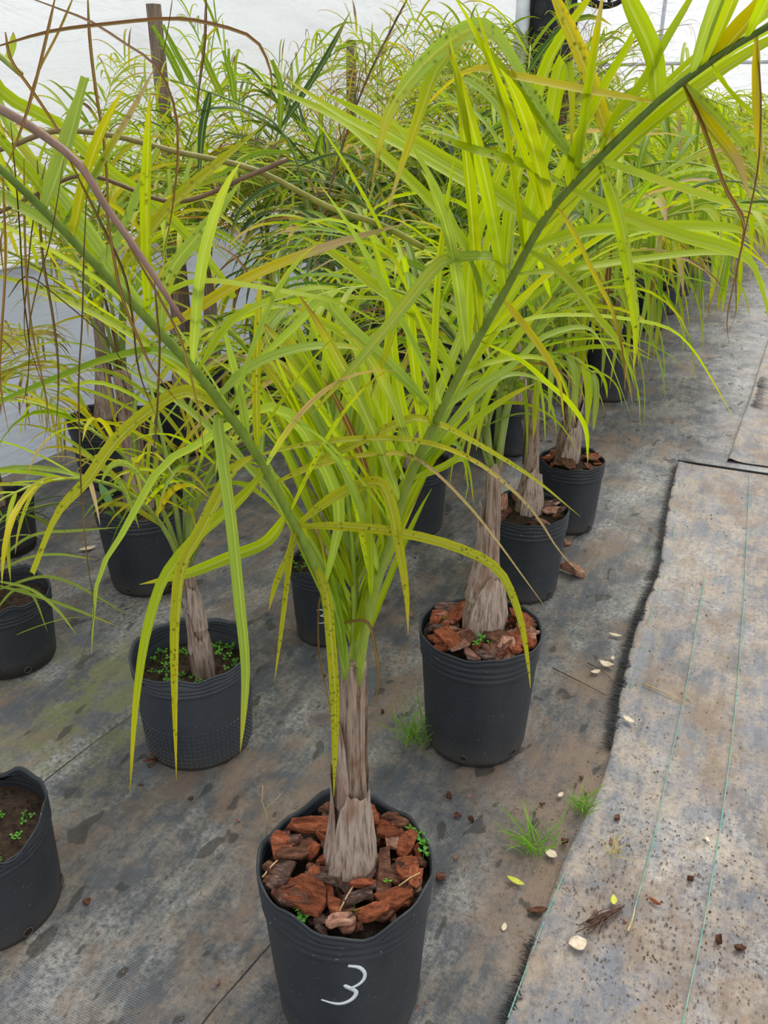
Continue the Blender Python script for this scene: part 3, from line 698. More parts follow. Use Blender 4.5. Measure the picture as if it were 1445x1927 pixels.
def mulch(center, R, z, n, seed, where, group, size=(.03, .075), kinds='rrbbgp', hole=.05):
    rs = np.random.RandomState(seed); k = 0
    for i in range(n):
        u = i / n; r = R * math.sqrt(rs.uniform((hole / R) ** 2, .92)); a = rs.rand() * 6.28
        l = size[0] + (size[1] - size[0]) * u * rs.uniform(.5, 1.1); l = max(l, size[0] * .8); w = l * rs.uniform(.38, .75)
        r = min(r, R - l * .42)
        chip((center[0] + r * math.cos(a), center[1] + r * math.sin(a), z + .004 + .022 * u + rs.uniform(0, .008)), l, w, rs.uniform(.007, .013), rs.rand() * 6.28, rs.uniform(-.3, .3, 2), kinds[rs.randint(len(kinds))], where, rs, group)

def clover(pos, n, size, rs, label, group=None, spread=.03):
    root = empty('clover_weed', pos); tag(root, label, 'weed', group)
    for k in range(n):
        a = rs.rand() * 6.28; d = spread * math.sqrt(rs.rand()); h = rs.uniform(.012, .03); q = np.array([d * math.cos(a), d * math.sin(a), h])
        v, f = tube_arrays([(0, 0, -.004), (q[0] * .5, q[1] * .5, h * .7), q], .0006, 4, False)
        st = mk('stem', v, f, M_WEED, root, np.tile([*lin(120, 150, 70), 0], (len(v), 1)))
        V = [q]; F = []; tl = rs.normal(0, .3, 2); s = size * rs.uniform(.7, 1.15)
        c = np.array([*(lin(96, 168, 52) * rs.uniform(.8, 1.2)), 0])
        for j in range(3):
            b = j * 2.094 + a; o = len(V)
            for (rr, g) in ((.45, -.5), (.85, -.48), (1.0, -.22), (.9, 0), (1.0, .22), (.85, .48), (.45, .5)):
                x, y = s * rr * math.cos(b + g), s * rr * math.sin(b + g); V.append(q + np.array([x, y, x * tl[0] + y * tl[1] + .15 * s * rr]))
            F.append([0] + list(range(o, o + 7)))
        mk('leaf', np.array(V), F, M_WEED, root, np.tile(c, (len(V), 1)))
    return root
def broad_weed(pos, leaves, label):
    root = empty('broadleaf_weed', pos); tag(root, label, 'weed')
    for (d, L, w, col) in leaves:
        d = unit(np.array(d, float)); n = 9; P = np.zeros((1, n, 3)); dd = d.copy()
        for i in range(1, n): P[0, i] = P[0, i - 1] + dd * L / (n - 1); dd = unit(dd + np.array([0, 0, -.06]))
        W = (w * np.array([.15, .2, .45, .8, .95, 1, .85, .55, .08]))[None] * (1 + .12 * np.sin(np.arange(n) * 2.6))[None]
        V, _ = ribbon_arrays(P, W, unit(np.cross(d, [0.2, -1, .3]))[None], .08)
        mk('leaf', V.reshape(-1, 3), ribbon_faces(n), M_WEED, root, np.tile([*lin(*col), 0], (n * 3, 1)))
    return root
def grass(pos, n, L, label, seed, spread=.03, w=.0028, col=((104, 160, 44), (146, 188, 70))):
    rs = np.random.RandomState(seed); m = n; k = 6; a = rs.rand(m) * 6.28; d = np.stack([np.cos(a) * .55, np.sin(a) * .55, rs.uniform(.5, 1.4, m)], -1); d = unit(d)
    Q = np.zeros((m, k, 3)); Q[:, 0, 0] = rs.normal(0, spread, m); Q[:, 0, 1] = rs.normal(0, spread, m); ll = L * rs.uniform(.4, 1.1, m)
    s0 = unit(np.cross(d, rs.normal(0, 1, (m, 3))))
    for i in range(1, k):
        Q[:, i] = Q[:, i - 1] + d * (ll / (k - 1))[:, None]; d = unit(d + np.array([0, 0, -.16]))
    Q[..., 2] = np.maximum(Q[..., 2], 0)
    V, _ = ribbon_arrays(Q, w * leaf_profile(k)[None] * rs.uniform(.7, 1.3, (m, 1)), s0, .2)
    B = lin(*col[0]) + (lin(*col[1]) - lin(*col[0])) * rs.rand(m, 1); C = leaf_colors(B, k, rs, np.full(m, 1.5), np.zeros(m))
    F = (ribbon_faces(k)[None] + (np.arange(m) * k * 3)[:, None, None]).reshape(-1, 4)
    o = mk('grass_tuft', V.reshape(-1, 3), F, M_WEED, None, C.reshape(-1, 4)); o.location = pos; tag(o, label, 'grass'); return o

# ------------------------------------------------------------------ traced leaflets (each point: image x, image y; depth follows the stem it grows from)
def traced(frond, base, P_r, items, seed, df=0.0, single_name='leaflet', wscale=.8):
    rs = np.random.RandomState(seed); px, py = (project(P_r) if P_r is not None else (None, None))
    for it in items:
        kind, w, d, pts = it[0], it[1], it[2], it[3]
        if P_r is not None:
            k = int(np.argmin((px - pts[0][0]) ** 2 + (py - pts[0][1]) ** 2)); f0 = P_r[k][1]; first = P_r[k]
        else: f0 = it[4]; first = at(*pts[0], f0)
        L = len(pts); W3 = [first] + [at(x, y, f0 + d * (i / (L - 1))) for i, (x, y) in enumerate(pts) if i > 0]
        n = 20; P = catmull(np.array(W3), n)[None] - np.asarray(base)
        T = unit(P[:, 1] - P[:, 0]); hint = unit(np.array([0, -.62, .78]) + rs.normal(0, .22, 3)); s0 = unit(np.cross(T, hint[None]))
        blunt = len(kind) > 1 and kind[1] == 'x'
        V, _ = ribbon_arrays(P, w * wscale * leaf_profile(n, blunt)[None], s0, .26)
        c = PAL[kind[0]] * rs.uniform(.9, 1.08)
        tb = np.array([{'x': 1.5, 'b': .55, 'h': .3}.get(kind[1:2], rs.choice([.9, .96, 1.5]))])
        if kind[0] in 'dkt': tb = np.array([1.5])
        C = leaf_colors(np.array([c]), n, rs, tb, np.array([1.0 if kind[0] == 's' or rs.rand() < .12 else 0.0]))
        mk(single_name, V[0].reshape(-1, 3), ribbon_faces(n), M_LEAF, frond, C[0].reshape(-1, 4), luv=leaf_uv(V)[0].reshape(-1, 3))

# ================================================================== the foremost palm
def stem_from_px(pts, n=40): return catmull(np.array([at(*p) for p in pts]), n)
def front_palm():
    g, D, H = solve_pot((657, 1864), 1615, 330); base = np.array([g[0], g[1], 0.0])
    root = empty('potted_palm', base); tag(root, 'young palm in the large black pot painted with a bold white 3', 'palm')
    pot(root, D, H, 'rings', 3, number=(.115, .186, THREE), holes=3, soil=.055, hole_az=-2.15, numaz=-1.53, rimwob=.010)
    tp = at(664, 1245, g[1]); loc = lambda p: np.asarray(p) - base
    mid = at(660, 1420, g[1]); b0 = at(655, 1610, g[1] + .0); b0[2] = H - .06
    tr = trunk(root, [loc(b0), loc(mid), loc(tp)], [.056, .044, .031, .025, .023, .022, .022], 11, 6, 14)
    # right frond
    A = stem_from_px([(672, 1290, 1.19), (689, 1176, 1.185), (703, 1122, 1.18), (746, 975, 1.15), (779, 879, 1.12), (822, 789, 1.09), (876, 681, 1.05), (948, 552, .99), (1033, 399, .92), (1098, 327, .88), (1155, 270, .85), (1260, 173, .81), (1382, 86, .77), (1445, 50, .75), (1600, -40, .70)])
    fa = rachis_obj(A - base, .0082, .0022, root, lin(150, 168, 60), lin(78, 98, 44), 'frond', 10)
    traced(fa, base, A, [
        ('y', .021, .10, [(935, 560), (830, 400), (720, 290), (655, 232), (570, 190), (480, 155)]),
        ('y', .019, .14, [(1030, 425), (912, 363), (775, 284), (638, 212), (530, 142)]),
        ('y', .021, .05, [(1020, 430), (926, 353), (840, 302), (717, 230), (602, 171)]),
        ('y', .019, -.05, [(1085, 342), (995, 312), (890, 280), (780, 245)]),
        ('y', .021, -.08, [(1085, 330), (1040, 255), (1000, 200), (930, 110), (880, 65), (822, 122), (793, 201), (725, 406)]),
        ('p', .019, -.12, [(1100, 320), (1000, 172), (937, 68), (905, 50), (858, 68), (786, 133), (732, 212), (696, 367)]),
        ('w', .015, .10, [(1230, 190), (1069, 162), (961, 140), (900, 128), (860, 142), (804, 194), (760, 265)]),
        ('y', .021, -.06, [(1050, 358), (1076, 299), (1126, 180), (1177, 90), (1195, 47)]),
        ('y', .023, -.08, [(1119, 290), (1148, 230), (1206, 155), (1242, 90), (1296, 0), (1330, -60)]),
        ('y', .019, -.03, [(983, 478), (997, 396), (1033, 245), (1056, 125), (1066, 110), (1076, 180), (1074, 300)]),
        ('y', .021, -.05, [(940, 560), (961, 378), (997, 234), (1033, 108), (1105, 0), (1140, -50)]),
        ('y', .021, .04, [(880, 670), (882, 520), (897, 432), (944, 317), (975, 240)]),
        ('y', .021, -.04, [(900, 640), (907, 520), (923, 432), (950, 380), (975, 378), (1008, 396)]),
        ('y', .021, .0, [(1252, 176), (1231, 108), (1184, 0), (1165, -50)]),
        ('y', .020, -.05, [(1265, 168), (1339, 83), (1382, 0), (1400, -40)]),
        ('w', .024, -.03, [(1345, 112), (1372, 70), (1400, 38), (1435, -10)]),
        ('w', .018, .08, [(1150, 272), (1137, 230), (1112, 151), (1080, 72), (1047, 0), (1030, -40)]),
        ('y', .021, .12, [(1066, 372), (1180, 405), (1290, 445), (1405, 484), (1440, 560), (1452, 640)]),
        ('y', .018, .10, [(1008, 455), (1090, 436), (1200, 428), (1330, 425), (1400, 436), (1452, 490)]),
        ('y', .019, .06, [(1125, 315), (1230, 335), (1350, 375), (1452, 402)]),
        ('y', .016, .12, [(985, 525), (1070, 506), (1180, 490), (1350, 474), (1410, 490), (1450, 560)]),
        ('y', .020, .10, [(1140, 290), (1155, 380), (1172, 452), (1191, 565), (1197, 627), (1192, 700)]),
        ('wb', .017, .08, [(1050, 393), (1083, 439), (1123, 522), (1154, 584), (1172, 655), (1178, 740)]),
        ('y', .018, .10, [(985, 470), (1046, 504), (1092, 550), (1123, 593), (1172, 658), (1195, 730)]),
        ('y', .013, .10, [(900, 620), (997, 599), (1087, 592), (1177, 599), (1260, 617), (1299, 649), (1342, 717), (1386, 797)]),
        ('w', .016, .06, [(940, 560), (990, 617), (1026, 667), (1051, 714), (1062, 800)]),
        ('y', .021, .10, [(900, 625), (979, 674), (1026, 714), (1069, 753), (1101, 804), (1106, 870)]),
        ('wb', .016, .05, [(1275, 163), (1331, 227), (1389, 306), (1412, 380)]),
        ('y', .017, .05, [(1315, 150), (1375, 245), (1429, 317), (1465, 375)]),
        ('y', .015, .03, [(1331, 125), (1393, 187), (1455, 240)]),
        ('w', .016, .06, [(1421, 65), (1423, 180), (1429, 270), (1432, 350)]),
        ('d', .006, .08, [(1280, 165), (1320, 230), (1345, 300), (1368, 360), (1400, 420), (1388, 500), (1368, 600), (1372, 650)]),
        ('d', .005, .08, [(1440, 55), (1432, 200), (1425, 320), (1405, 420), (1385, 520), (1384, 590), (1368, 632)]),
        ('y', .018, .08, [(867, 700), (779, 588), (710, 541), (631, 480), (560, 440)]),
        ('p', .019, -.10, [(822, 785), (732, 682), (660, 617), (613, 566), (598, 567), (552, 617), (480, 682), (395, 765)]),
        ('y', .016, .06, [(818, 790), (793, 746), (696, 660), (600, 600), (540, 570)]),
        ('y', .020, -.05, [(791, 850), (786, 732), (775, 642), (767, 575), (757, 572), (728, 660), (696, 750)]),
        ('y', .018, .0, [(775, 880), (753, 750), (739, 660), (732, 570), (710, 480), (690, 430)]),
        ('y', .017, .0, [(735, 1000), (728, 912), (728, 804), (727, 696), (727, 600)]),
        ('y', .016, .02, [(728, 1040), (718, 930), (714, 800), (716, 690), (712, 640)]),
        ('y', .018, .0, [(725, 1050), (710, 825), (682, 696), (660, 640), (640, 625)]),
        ('y', .018, .02, [(728, 1030), (707, 811), (653, 739), (624, 682), (581, 591), (550, 545)]),
        ('y', .017, .02, [(705, 1110), (635, 822), (552, 696), (530, 660)]),
        ('p', .018, -.10, [(975, 500), (930, 483), (880, 482), (833, 491), (768, 566), (682, 671), (584, 782)]),
        ('p', .011, .14, [(824, 790), (887, 732), (966, 685), (1020, 635), (1098, 615), (1130, 640), (1190, 790)]),
        ('p', .012, .10, [(786, 875), (876, 768), (948, 707), (1010, 712), (1080, 770)]),
        ('y', .013, .08, [(856, 730), (912, 685), (1000, 671), (1045, 690), (1085, 800)]),
        ('g', .016, .05, [(760, 940), (800, 860), (850, 830), (880, 870), (893, 960)]),
        ('y', .013, .06, [(770, 910), (830, 880), (868, 862), (880, 900), (872, 955)]),
        ('y', .015, .02, [(745, 980), (800, 880), (880, 800), (960, 745), (1010, 720)]),
    ], 5)
    # left frond
    Bp = stem_from_px([(655, 1285, 1.19), (638, 1183, 1.175), (610, 1104, 1.15), (581, 1039, 1.12), (534, 948, 1.07), (480, 850, 1.01), (414, 757, .95), (360, 689, .91), (299, 624, .87), (252, 573, .84), (180, 498, .80), (90, 403, .76), (0, 317, .72), (-130, 205, .67)])
    fb = rachis_obj(Bp - base, .0086, .0028, root, lin(138, 160, 54), lin(98, 122, 44), 'frond', 10)
    traced(fb, base, Bp, [
        ('sb', .010, .10, [(485, 862), (588, 834), (696, 824), (768, 827), (840, 843), (912, 879), (1000, 958), (1055, 1040), (1102, 1090)]),
        ('sh', .010, .12, [(520, 922), (599, 876), (696, 854), (768, 856), (818, 887), (876, 944), (923, 1000), (985, 1085), (1035, 1155)]),
        ('s', .018, -.05, [(560, 985), (624, 937), (690, 908), (718, 910), (739, 959), (750, 1020), (765, 1120), (768, 1195)]),
        ('s', .013, -.10, [(560, 995), (640, 990), (740, 1000), (860, 1030), (935, 1070), (975, 1150), (995, 1260), (998, 1295)]),
        ('s', .014, .08, [(585, 880), (702, 818), (779, 786), (822, 795), (876, 822), (1000, 897), (1092, 972)]),
        ('px', .013, -.05, [(470, 830), (452, 740), (437, 680), (421, 617)]),
        ('s', .010, .0, [(478, 848), (482, 700), (486, 600), (488, 509)]),
        ('p', .016, -.10, [(440, 795), (412, 782), (418, 860), (432, 960), (450, 1130), (462, 1260), (457, 1360), (452, 1415)]),
        ('s', .020, -.12, [(478, 846), (440, 880), (405, 940), (375, 1000), (342, 1060), (330, 1150), (328, 1280), (332, 1470)]),
        ('y', .017, -.14, [(505, 890), (450, 940), (380, 1000), (312, 1080), (280, 1170), (258, 1300), (243, 1510)]),
        ('p', .018, -.14, [(612, 1110), (640, 960), (606, 869), (560, 795), (515, 765), (468, 779), (360, 843), (309, 872), (234, 998), (187, 1080), (172, 1230)]),
        ('g', .014, .0, [(370, 700), (299, 660), (200, 675), (108, 710), (0, 755), (-60, 780)]),
        ('sx', .016, -.06, [(420, 765), (350, 735), (291, 764), (216, 829), (162, 905), (112, 960), (60, 1080)]),
        ('px', .014, .04, [(97, 410), (119, 281), (137, 223), (160, 144)]),
        ('px', .014, .03, [(195, 515), (223, 446), (266, 345), (297, 278)]),
        ('p', .013, .05, [(295, 620), (317, 520), (389, 425), (455, 340)]),
        ('gb', .010, .05, [(110, 425), (144, 388), (201, 288), (252, 201), (293, 124)]),
        ('s', .014, .06, [(210, 530), (273, 443), (324, 381), (396, 317), (500, 232)]),
        ('wb', .012, .12, [(300, 625), (432, 541), (520, 498), (640, 455), (765, 420)]),
        ('y', .011, .08, [(250, 570), (360, 530), (520, 545), (640, 570), (720, 610)]),
        ('y', .012, .10, [(360, 690), (440, 600), (520, 560), (600, 540), (680, 560)]),
        ('p', .014, .08, [(400, 740), (470, 690), (560, 655), (640, 650), (690, 660)]),
        ('p', .013, .02, [(330, 660), (250, 560), (170, 440), (60, 300), (0, 235)]),
        ('y', .016, .02, [(545, 965), (500, 1020), (440, 1045), (350, 1080), (262, 1100)]),
        ('s', .014, -.06, [(590, 1045), (560, 985), (545, 1060), (530, 1180), (516, 1285)]),
        ('s', .015, -.10, [(598, 1070), (612, 1110), (622, 1200), (630, 1320), (628, 1500)]),
        ('s', .011, -.02, [(560, 1000), (545, 1040), (520, 1095), (505, 1150)]),
        ('d', .005, -.05, [(640, 1180), (690, 1170), (706, 1220), (712, 1290), (700, 1345)]),
        ('d', .005, -.03, [(640, 1180), (605, 1120), (600, 1230), (612, 1290), (635, 1400)]),
        ('g', .020, -.04, [(645, 1240), (620, 1150), (612, 1080), (640, 1180), (650, 1262)]),
    ], 6, wscale=1.05)
    # the unopened centre frond
    Cp = stem_from_px([(664, 1280, 1.20), (668, 1150, 1.22), (660, 1000, 1.25), (640, 860, 1.30), (610, 740, 1.36)], 26)
    fc = rachis_obj(Cp - base, .008, .0025, root, lin(150, 170, 60), lin(160, 180, 60), 'frond', 8)
    rs = np.random.RandomState(8)
    frond_leaflets(Cp - base, fc, rs, 32, .34, .016, [('y', 5), ('p', 1)], .3, .10, (20, 20), .1, True, 10, .0, .0)
    frond_leaflets(A - base, fa, rs, 34, .40, .013, [('y', 6), ('p', 1.5), ('w', .4)], .45, .06, (24, 40), .5, True, 11, .04, .03, jitter=.05, skip=.25)
    frond_leaflets(Bp - base, fb, rs, 20, .34, .010, [('y', 5), ('p', 2), ('s', 1)], .55, .08, (26, 42), .5, True, 11, .06, .3, jitter=.05, skip=.4)
    # bark mulch
    where = 'in the foremost pot painted with a bold white 3'; gr = 'bark chips in the foremost pot'; zt = H - .05
    mulch(base, D / 2 * .95, zt + .014, 120, 21, where, gr, (.024, .06), 'rrbbbg', .045)
    rs = np.random.RandomState(3)
    for (x, y, l, w, rot, k) in ((575, 1684, 100, 76, -.5, 'r'), (612, 1650, 92, 42, -.5, 'g'), (577, 1530, 112, 40, .1, 'r'), (572, 1550, 96, 26, .1, 'r'), (553, 1602, 76, 52, .3, 'b'), (521, 1578, 64, 30, -.2, 'g'), (510, 1650, 44, 66, -.2, 'g'), (768, 1634, 56, 62, .3, 'r'), (722, 1650, 34, 108, .0, 'b'), (729, 1562, 58, 64, .3, 'r'), (765, 1586, 32, 62, -.3, 'r'), (738, 1587, 30, 30, 0, 'p'), (748, 1698, 76, 42, .4, 'r'), (684, 1644, 56, 30, .5, 'g'), (686, 1664, 58, 18, .3, 'r'), (672, 1690, 66, 26, .2, 'g'), (630, 1708, 26, 52, .2, 'r'), (495, 1588, 42, 60, .3, 'r'), (699, 1535, 30, 66, .2, 'r'), (540, 1710, 70, 30, -.4, 'b'), (700, 1715, 70, 20, .3, 'r'), (640, 1736, 54, 24, .2, 'p'), (708, 1735, 60, 20, .4, 'r'), (750, 1548, 44, 26, -.5, 'b'), (520, 1690, 40, 24, -.8, 'b')):
        q = ground(x, y, H - .004); s = 1.66 / F_PX
        ln, wd = l * s, w * s * 1.15
        r2 = math.hypot(q[0] - base[0], q[1] - base[1]); lim = D / 2 * .95 - max(ln, wd) * .45
        if r2 > lim: q[0] = base[0] + (q[0] - base[0]) * lim / r2; q[1] = base[1] + (q[1] - base[1]) * lim / r2
        chip(q, ln, wd, rs.uniform(.009, .015), rot, rs.uniform(-.22, .22, 2), k, where, rs, gr)
    rs = np.random.RandomState(12)
    for (x, y, n, lab) in ((775, 1575, 5, 'clover cluster sprouting inside the rear rim of the foremost pot'), (790, 1592, 5, 'clover trailing down the inner wall of the foremost pot'), (574, 1728, 4, 'clover clump at the front rim of the foremost pot'), (730, 1670, 1, 'single clover leaf between dark chips of the foremost pot'), (798, 1618, 2, 'yellowish clover sprig touching the rim of the foremost pot'), (692, 1502, 2, 'tiny clover sprig behind the trunk in the foremost pot')):
        q = ground(x, y, H - .015); r2 = math.hypot(q[0] - base[0], q[1] - base[1]); lim = D / 2 * .88
        if r2 > lim: q[:2] = base[:2] + (q[:2] - base[:2]) * lim / r2
        clover(q - [0, 0, .012], n, .0115, rs, lab, spread=.016)
    q = ground(667, 1706, H - .01); broad_weed(q - [0, 0, .01], [((.05, -.5, .8), .05, .022, (112, 186, 40)), ((-.3, .2, .6), .016, .01, (112, 186, 40))], 'jagged bright green seedling leaf among the chips of the foremost pot')
    q = ground(598, 1500, H - .015); broad_weed(q - [0, 0, .01], [((.0, -.4, .9), .03, .018, (100, 170, 50))], 'round green seedling leaf behind the largest chip of the foremost pot')
    v, f = tube_arrays([(0, 0, 0), (.005, 0, .05), (-.004, .002, .09), (.0, .004, .13)], .0008, 5); v2, f2 = tube_arrays([(0, 0, .07), (.02, 0, .09), (.035, 0, .11)], .0006, 5)
    V, F, _ = merge([(v, f), (v2, f2)]); q = ground(501, 1568, H - .03); o = mk('dry_twig', V, F, M_STRAW); o.location = q - np.array([0, 0, .005]); tag(o, 'thin dry forked twig standing at the rim of the foremost pot', 'twig')
    for (x, y, a, L, lab) in ((508, 1635, 1.0, .045, 'straw coloured splinter lying left on the chips of the foremost pot'), (652, 1690, 1.15, .06, 'thin pale straw between front chips of the foremost pot'), (770, 1655, .6, .05, 'short brown straw beside the rust chip of the foremost pot')):
        q = ground(x, y, H - .0); d = np.array([math.cos(a), math.sin(a), .05]) * L / 2; v, f = tube_arrays([-d, d * .1 + [0, 0, .003], d], .0016, 5)
        o = mk('dry_straw', v, f, M_STRAW); o.location = q; tag(o, lab, 'straw')
front_palm()

# ================================================================== other palms near the camera
PAL_Y = [('y', 5), ('g', 1.6), ('p', 2), ('w', .6)]
PAL_G = [('g', 3), ('y', 2.4), ('p', 2.4), ('b', .8)]
PAL_D = [('b', 4), ('g', 3), ('p', 1)]
PAL_S = [('s', 3), ('y', 3), ('g', 2), ('p', 1.5), ('w', 1)]
def near_palm(base_px, rim_y, rim_w, label, seed, trunk_top, tr_R, nf, L, leafl, leafw, pal, style='rings', soil=.04, azs=None, elev=(78, -5), single=True, nside=16, number=None, droop=1.0, dead_fronds=0, mat=None, spot=.15, sheaths=3, taper=.86, lean=(0, 0), deadp=.12, nseg=9, ang=(55, 32), lift=.3, holes=2, rimwob=.006, off=(0, 0), numaz=-1.5708):
    g, D, H = solve_pot(base_px, rim_y, rim_w); base = np.array([g[0], g[1], 0.]); root = empty('potted_palm', base); tag(root, label, 'palm')
    pot(root, D, H, style, seed, mat, number, holes, soil, taper=taper, rimwob=rimwob, numaz=numaz)
    top = np.array([lean[0] + off[0], lean[1] + off[1], trunk_top]); b0 = np.array([off[0], off[1], H - soil - .02])
    trunk(root, [b0, (b0 + top) / 2 + [.006, 0, 0], top], tr_R, seed, sheaths)
    crown(root, top, np.random.RandomState(seed), nf, L, leafl, leafw, pal, azs=azs, elev=elev, single=single, nside=nside, droop=droop, dead_fronds=dead_fronds, spot=spot, deadp=deadp, nseg=nseg, ang=ang, lift=lift)
    return root, base, D, H
TAU = 2 * math.pi
# right of the foremost palm, bark mulch
r2, b2, D2, H2 = near_palm((893, 1383), 1180, 227, 'slim palm rising from the chip filled pot beside the rolled sheet edge', 31, .88, [.054, .060, .042, .027, .023, .021, .020], 6, .95, .42, .015, PAL_G, azs=[.3, 1.5, 2.6, -1.2, .9, -2.4], elev=(86, 22), nside=15, soil=.03, droop=1.2, off=(.0, .01), lean=(.012, .0), rimwob=.004)
mulch(b2, D2 / 2 * .94, H2 - .022, 74, 41, 'in the pot beside the grass tuft and rolled sheet edge', 'bark chips in the pot beside the sheet edge', (.03, .11), 'rpprbg', .06)
rs = np.random.RandomState(9)
clover(b2 + [.0, -.085, H2 - .012], 6, .011, rs, 'clover clump against the fat trunk base beside the sheet edge pot', spread=.03)
clover(b2 + [.10, -.08, H2 - .012], 3, .009, rs, 'small clover sprigs by the outer rim of the sheet edge pot', spread=.02)
clover(b2 + [-.09, .03, H2 - .012], 2, .008, rs, 'tiny clover by the back chips of the sheet edge pot', spread=.02)
# squat pot with moulded grid
r3, b3, D3, H3 = near_palm((378, 1388), 1220, 223, 'small palm sunk in the squat grey pot with a moulded grid', 32, .60, [.036, .034, .025, .020, .018, .017], 6, .85, .36, .013, PAL_S, style='grid', soil=.085, azs=[-.6, .8, -1.8, 2.2, .1, -2.6], elev=(84, 15), nside=15, mat=M_POT2, taper=.9, spot=.3, off=(.03, .0), lean=(-.02, .01), holes=0, droop=1.2, rimwob=.008)
for k, (dx, dy) in enumerate(((-.09, .0), (-.06, -.07), (.02, -.09), (.10, .03), (.09, .08), (-.11, .05), (-.02, -.05), (.05, .1), (-.05, .09))):
    clover(b3 + [dx, dy, H3 - .09], 7, .011, rs, 'clover carpeting the deep soil of the squat grid pot', 'clover in the squat grid pot', spread=.035)
# pot at the left edge of the picture; its palm leans out over the camera
g4, D4, H4 = solve_pot((-5, 1700), 1535, 265)
b4 = np.array([g4[0], g4[1], 0.])
r4 = empty('potted_palm', b4); tag(r4, 'tall palm with withered hanging fronds in the bare soil pot', 'palm')
pot(r4, D4, H4, 'rings', 14, None, None, 4, .055, taper=.94, hole_az=-1.75, rimwob=.012)
top4 = np.array([-.07, -.02, 1.05]); trunk(r4, [(-.055, 0, H4 - .08), (-.06, 0, .6), top4], [.05, .04, .03, .026, .024], 15, 4)
def left_palm():
    D1 = np.vstack([[b4 + top4, b4 + top4 + [.02, -.06, .3], b4 + top4 + [.12, -.24, .58], at(-200, 110, .86)], [at(*p) for p in ((-70, 165, .8), (0, 205, .77), (60, 240, .75), (150, 310, .73), (200, 390, .72), (250, 460, .71), (290, 520, .70), (345, 605, .70))]])
    D1 = catmull(D1, 44); f1 = rachis_obj(D1 - b4, .0075, .0022, r4, lin(120, 92, 70), lin(128, 96, 84), 'dead_frond', 8)
    rs = np.random.RandomState(6); hang = []
    def hang_item(pts, w=.0036, k='d', f=.74, d=.0): hang.append((k, w, d, pts, f))
    hang_item([(-20, 92), (90, 60), (200, 45), (330, 35), (400, 45), (480, 75), (505, 120), (512, 160), (505, 215)], .0052, 'd', .78)
    hang_item([(40, -10), (120, 20), (170, 40), (240, 85), (290, 120), (325, 190), (335, 270), (330, 350), (318, 430), (298, 520)], .0052, 'd', .80)
    for pts in ([(165, -10), (168, 60), (175, 130), (185, 200), (195, 260), (203, 380), (200, 500)], [(325, -10), (318, 40), (305, 110), (296, 160)], [(388, -10), (385, 80), (375, 160), (368, 225)], [(105, -10), (85, 80), (60, 180), (30, 270), (5, 330)], [(140, -10), (110, 60), (70, 140), (45, 225)],
                [(20, 230), (35, 400), (45, 560), (55, 650), (48, 740), (25, 800)], [(45, 300), (48, 480), (60, 620), (85, 740), (97, 840)], [(70, 300), (80, 480), (100, 600), (110, 700), (104, 830)], [(165, 330), (158, 480), (155, 600), (148, 720), (150, 830), (155, 960), (165, 1060), (176, 1170), (140, 1265)],
                [(290, 520), (296, 600), (300, 640), (298, 720), (292, 820), (283, 880)], [(130, 300), (190, 420), (235, 520), (250, 600), (262, 700), (300, 800)], [(5, 320), (10, 500), (2, 640), (0, 720), (20, 830)], [(90, 290), (62, 420), (52, 520), (46, 620), (60, 700)], [(15, 560), (50, 520), (110, 560), (200, 640), (240, 700), (250, 760)],
                [(120, 300), (95, 450), (70, 540), (55, 640), (90, 760), (80, 850)], [(200, 400), (230, 560), (262, 640), (285, 690), (345, 770)], [(10, 60), (20, 110), (60, 170), (100, 230), (140, 300)], [(230, 440), (300, 560), (340, 640), (362, 720), (378, 800), (385, 870)]):
        hang_item(pts, rs.uniform(.0022, .0038), rs.choice(['d', 'k', 'd']), rs.uniform(.70, .84), rs.uniform(-.02, .06))
    traced(f1, b4, None, hang, 7)
    G1 = catmull(np.vstack([[b4 + top4, b4 + top4 + [.0, -.03, .3], b4 + top4 + [.05, -.1, .6]], [at(*p) for p in ((-260, -60, 1.05), (-120, 10, 1.0), (-30, 80, .98), (40, 140, .96))]]), 30)
    f2 = rachis_obj(G1 - b4, .009, .003, r4, lin(130, 150, 60), lin(140, 150, 60), 'frond', 8)
    traced(f2, b4, G1, [('yx', .016, -.06, [(-60, 60), (0, 169), (108, 234), (198, 317), (306, 396), (414, 518), (440, 560)]), ('p', .013, -.05, [(-30, 80), (0, 200), (60, 300), (146, 400), (230, 505)]), ('y', .012, .05, [(20, 125), (22, 90), (25, 60)]), ('s', .014, -.02, [(-60, 60), (-20, 180), (5, 260), (50, 340)]), ('y', .012, .02, [(-80, 40), (-30, 220), (0, 300), (60, 420), (120, 520)])], 8)
    # stripped stalk lying across the crowns
    S = catmull(np.array([at(*p) for p in ((-60, 300, .86), (20, 275, .87), (100, 247, .88), (200, 253, .9), (330, 285, .92), (480, 320, .95), (620, 390, .98), (720, 425, 1.0), (797, 466, 1.02))]), 40)
    rachis_obj(S - b4, .0022, .0036, r4, lin(110, 84, 62), lin(150, 150, 58), 'stripped_frond', 8)['label'] = 'stripped stalk, brown turning olive'
    W = catmull(np.array([at(*p) for p in ((-40, 420, .9), (60, 370, .9), (160, 330, .9), (330, 380, .92), (470, 330, .94), (540, 300, .95))]), 30)
    rachis_obj(W - b4, .0018, .0028, r4, lin(96, 70, 50), lin(112, 82, 58), 'dead_frond', 6)
left_palm()
for (dx, dy) in ((.06, -.06), (.09, -.02), (.10, .04), (.04, -.10), (.08, -.09), (.03, .03)):
    clover(b4 + [dx, dy, H4 - .062], 3, .0105, rs, 'clover seedlings on bare soil of the pot with withered hanging fronds', 'clover in the bare soil pot', spread=.016)
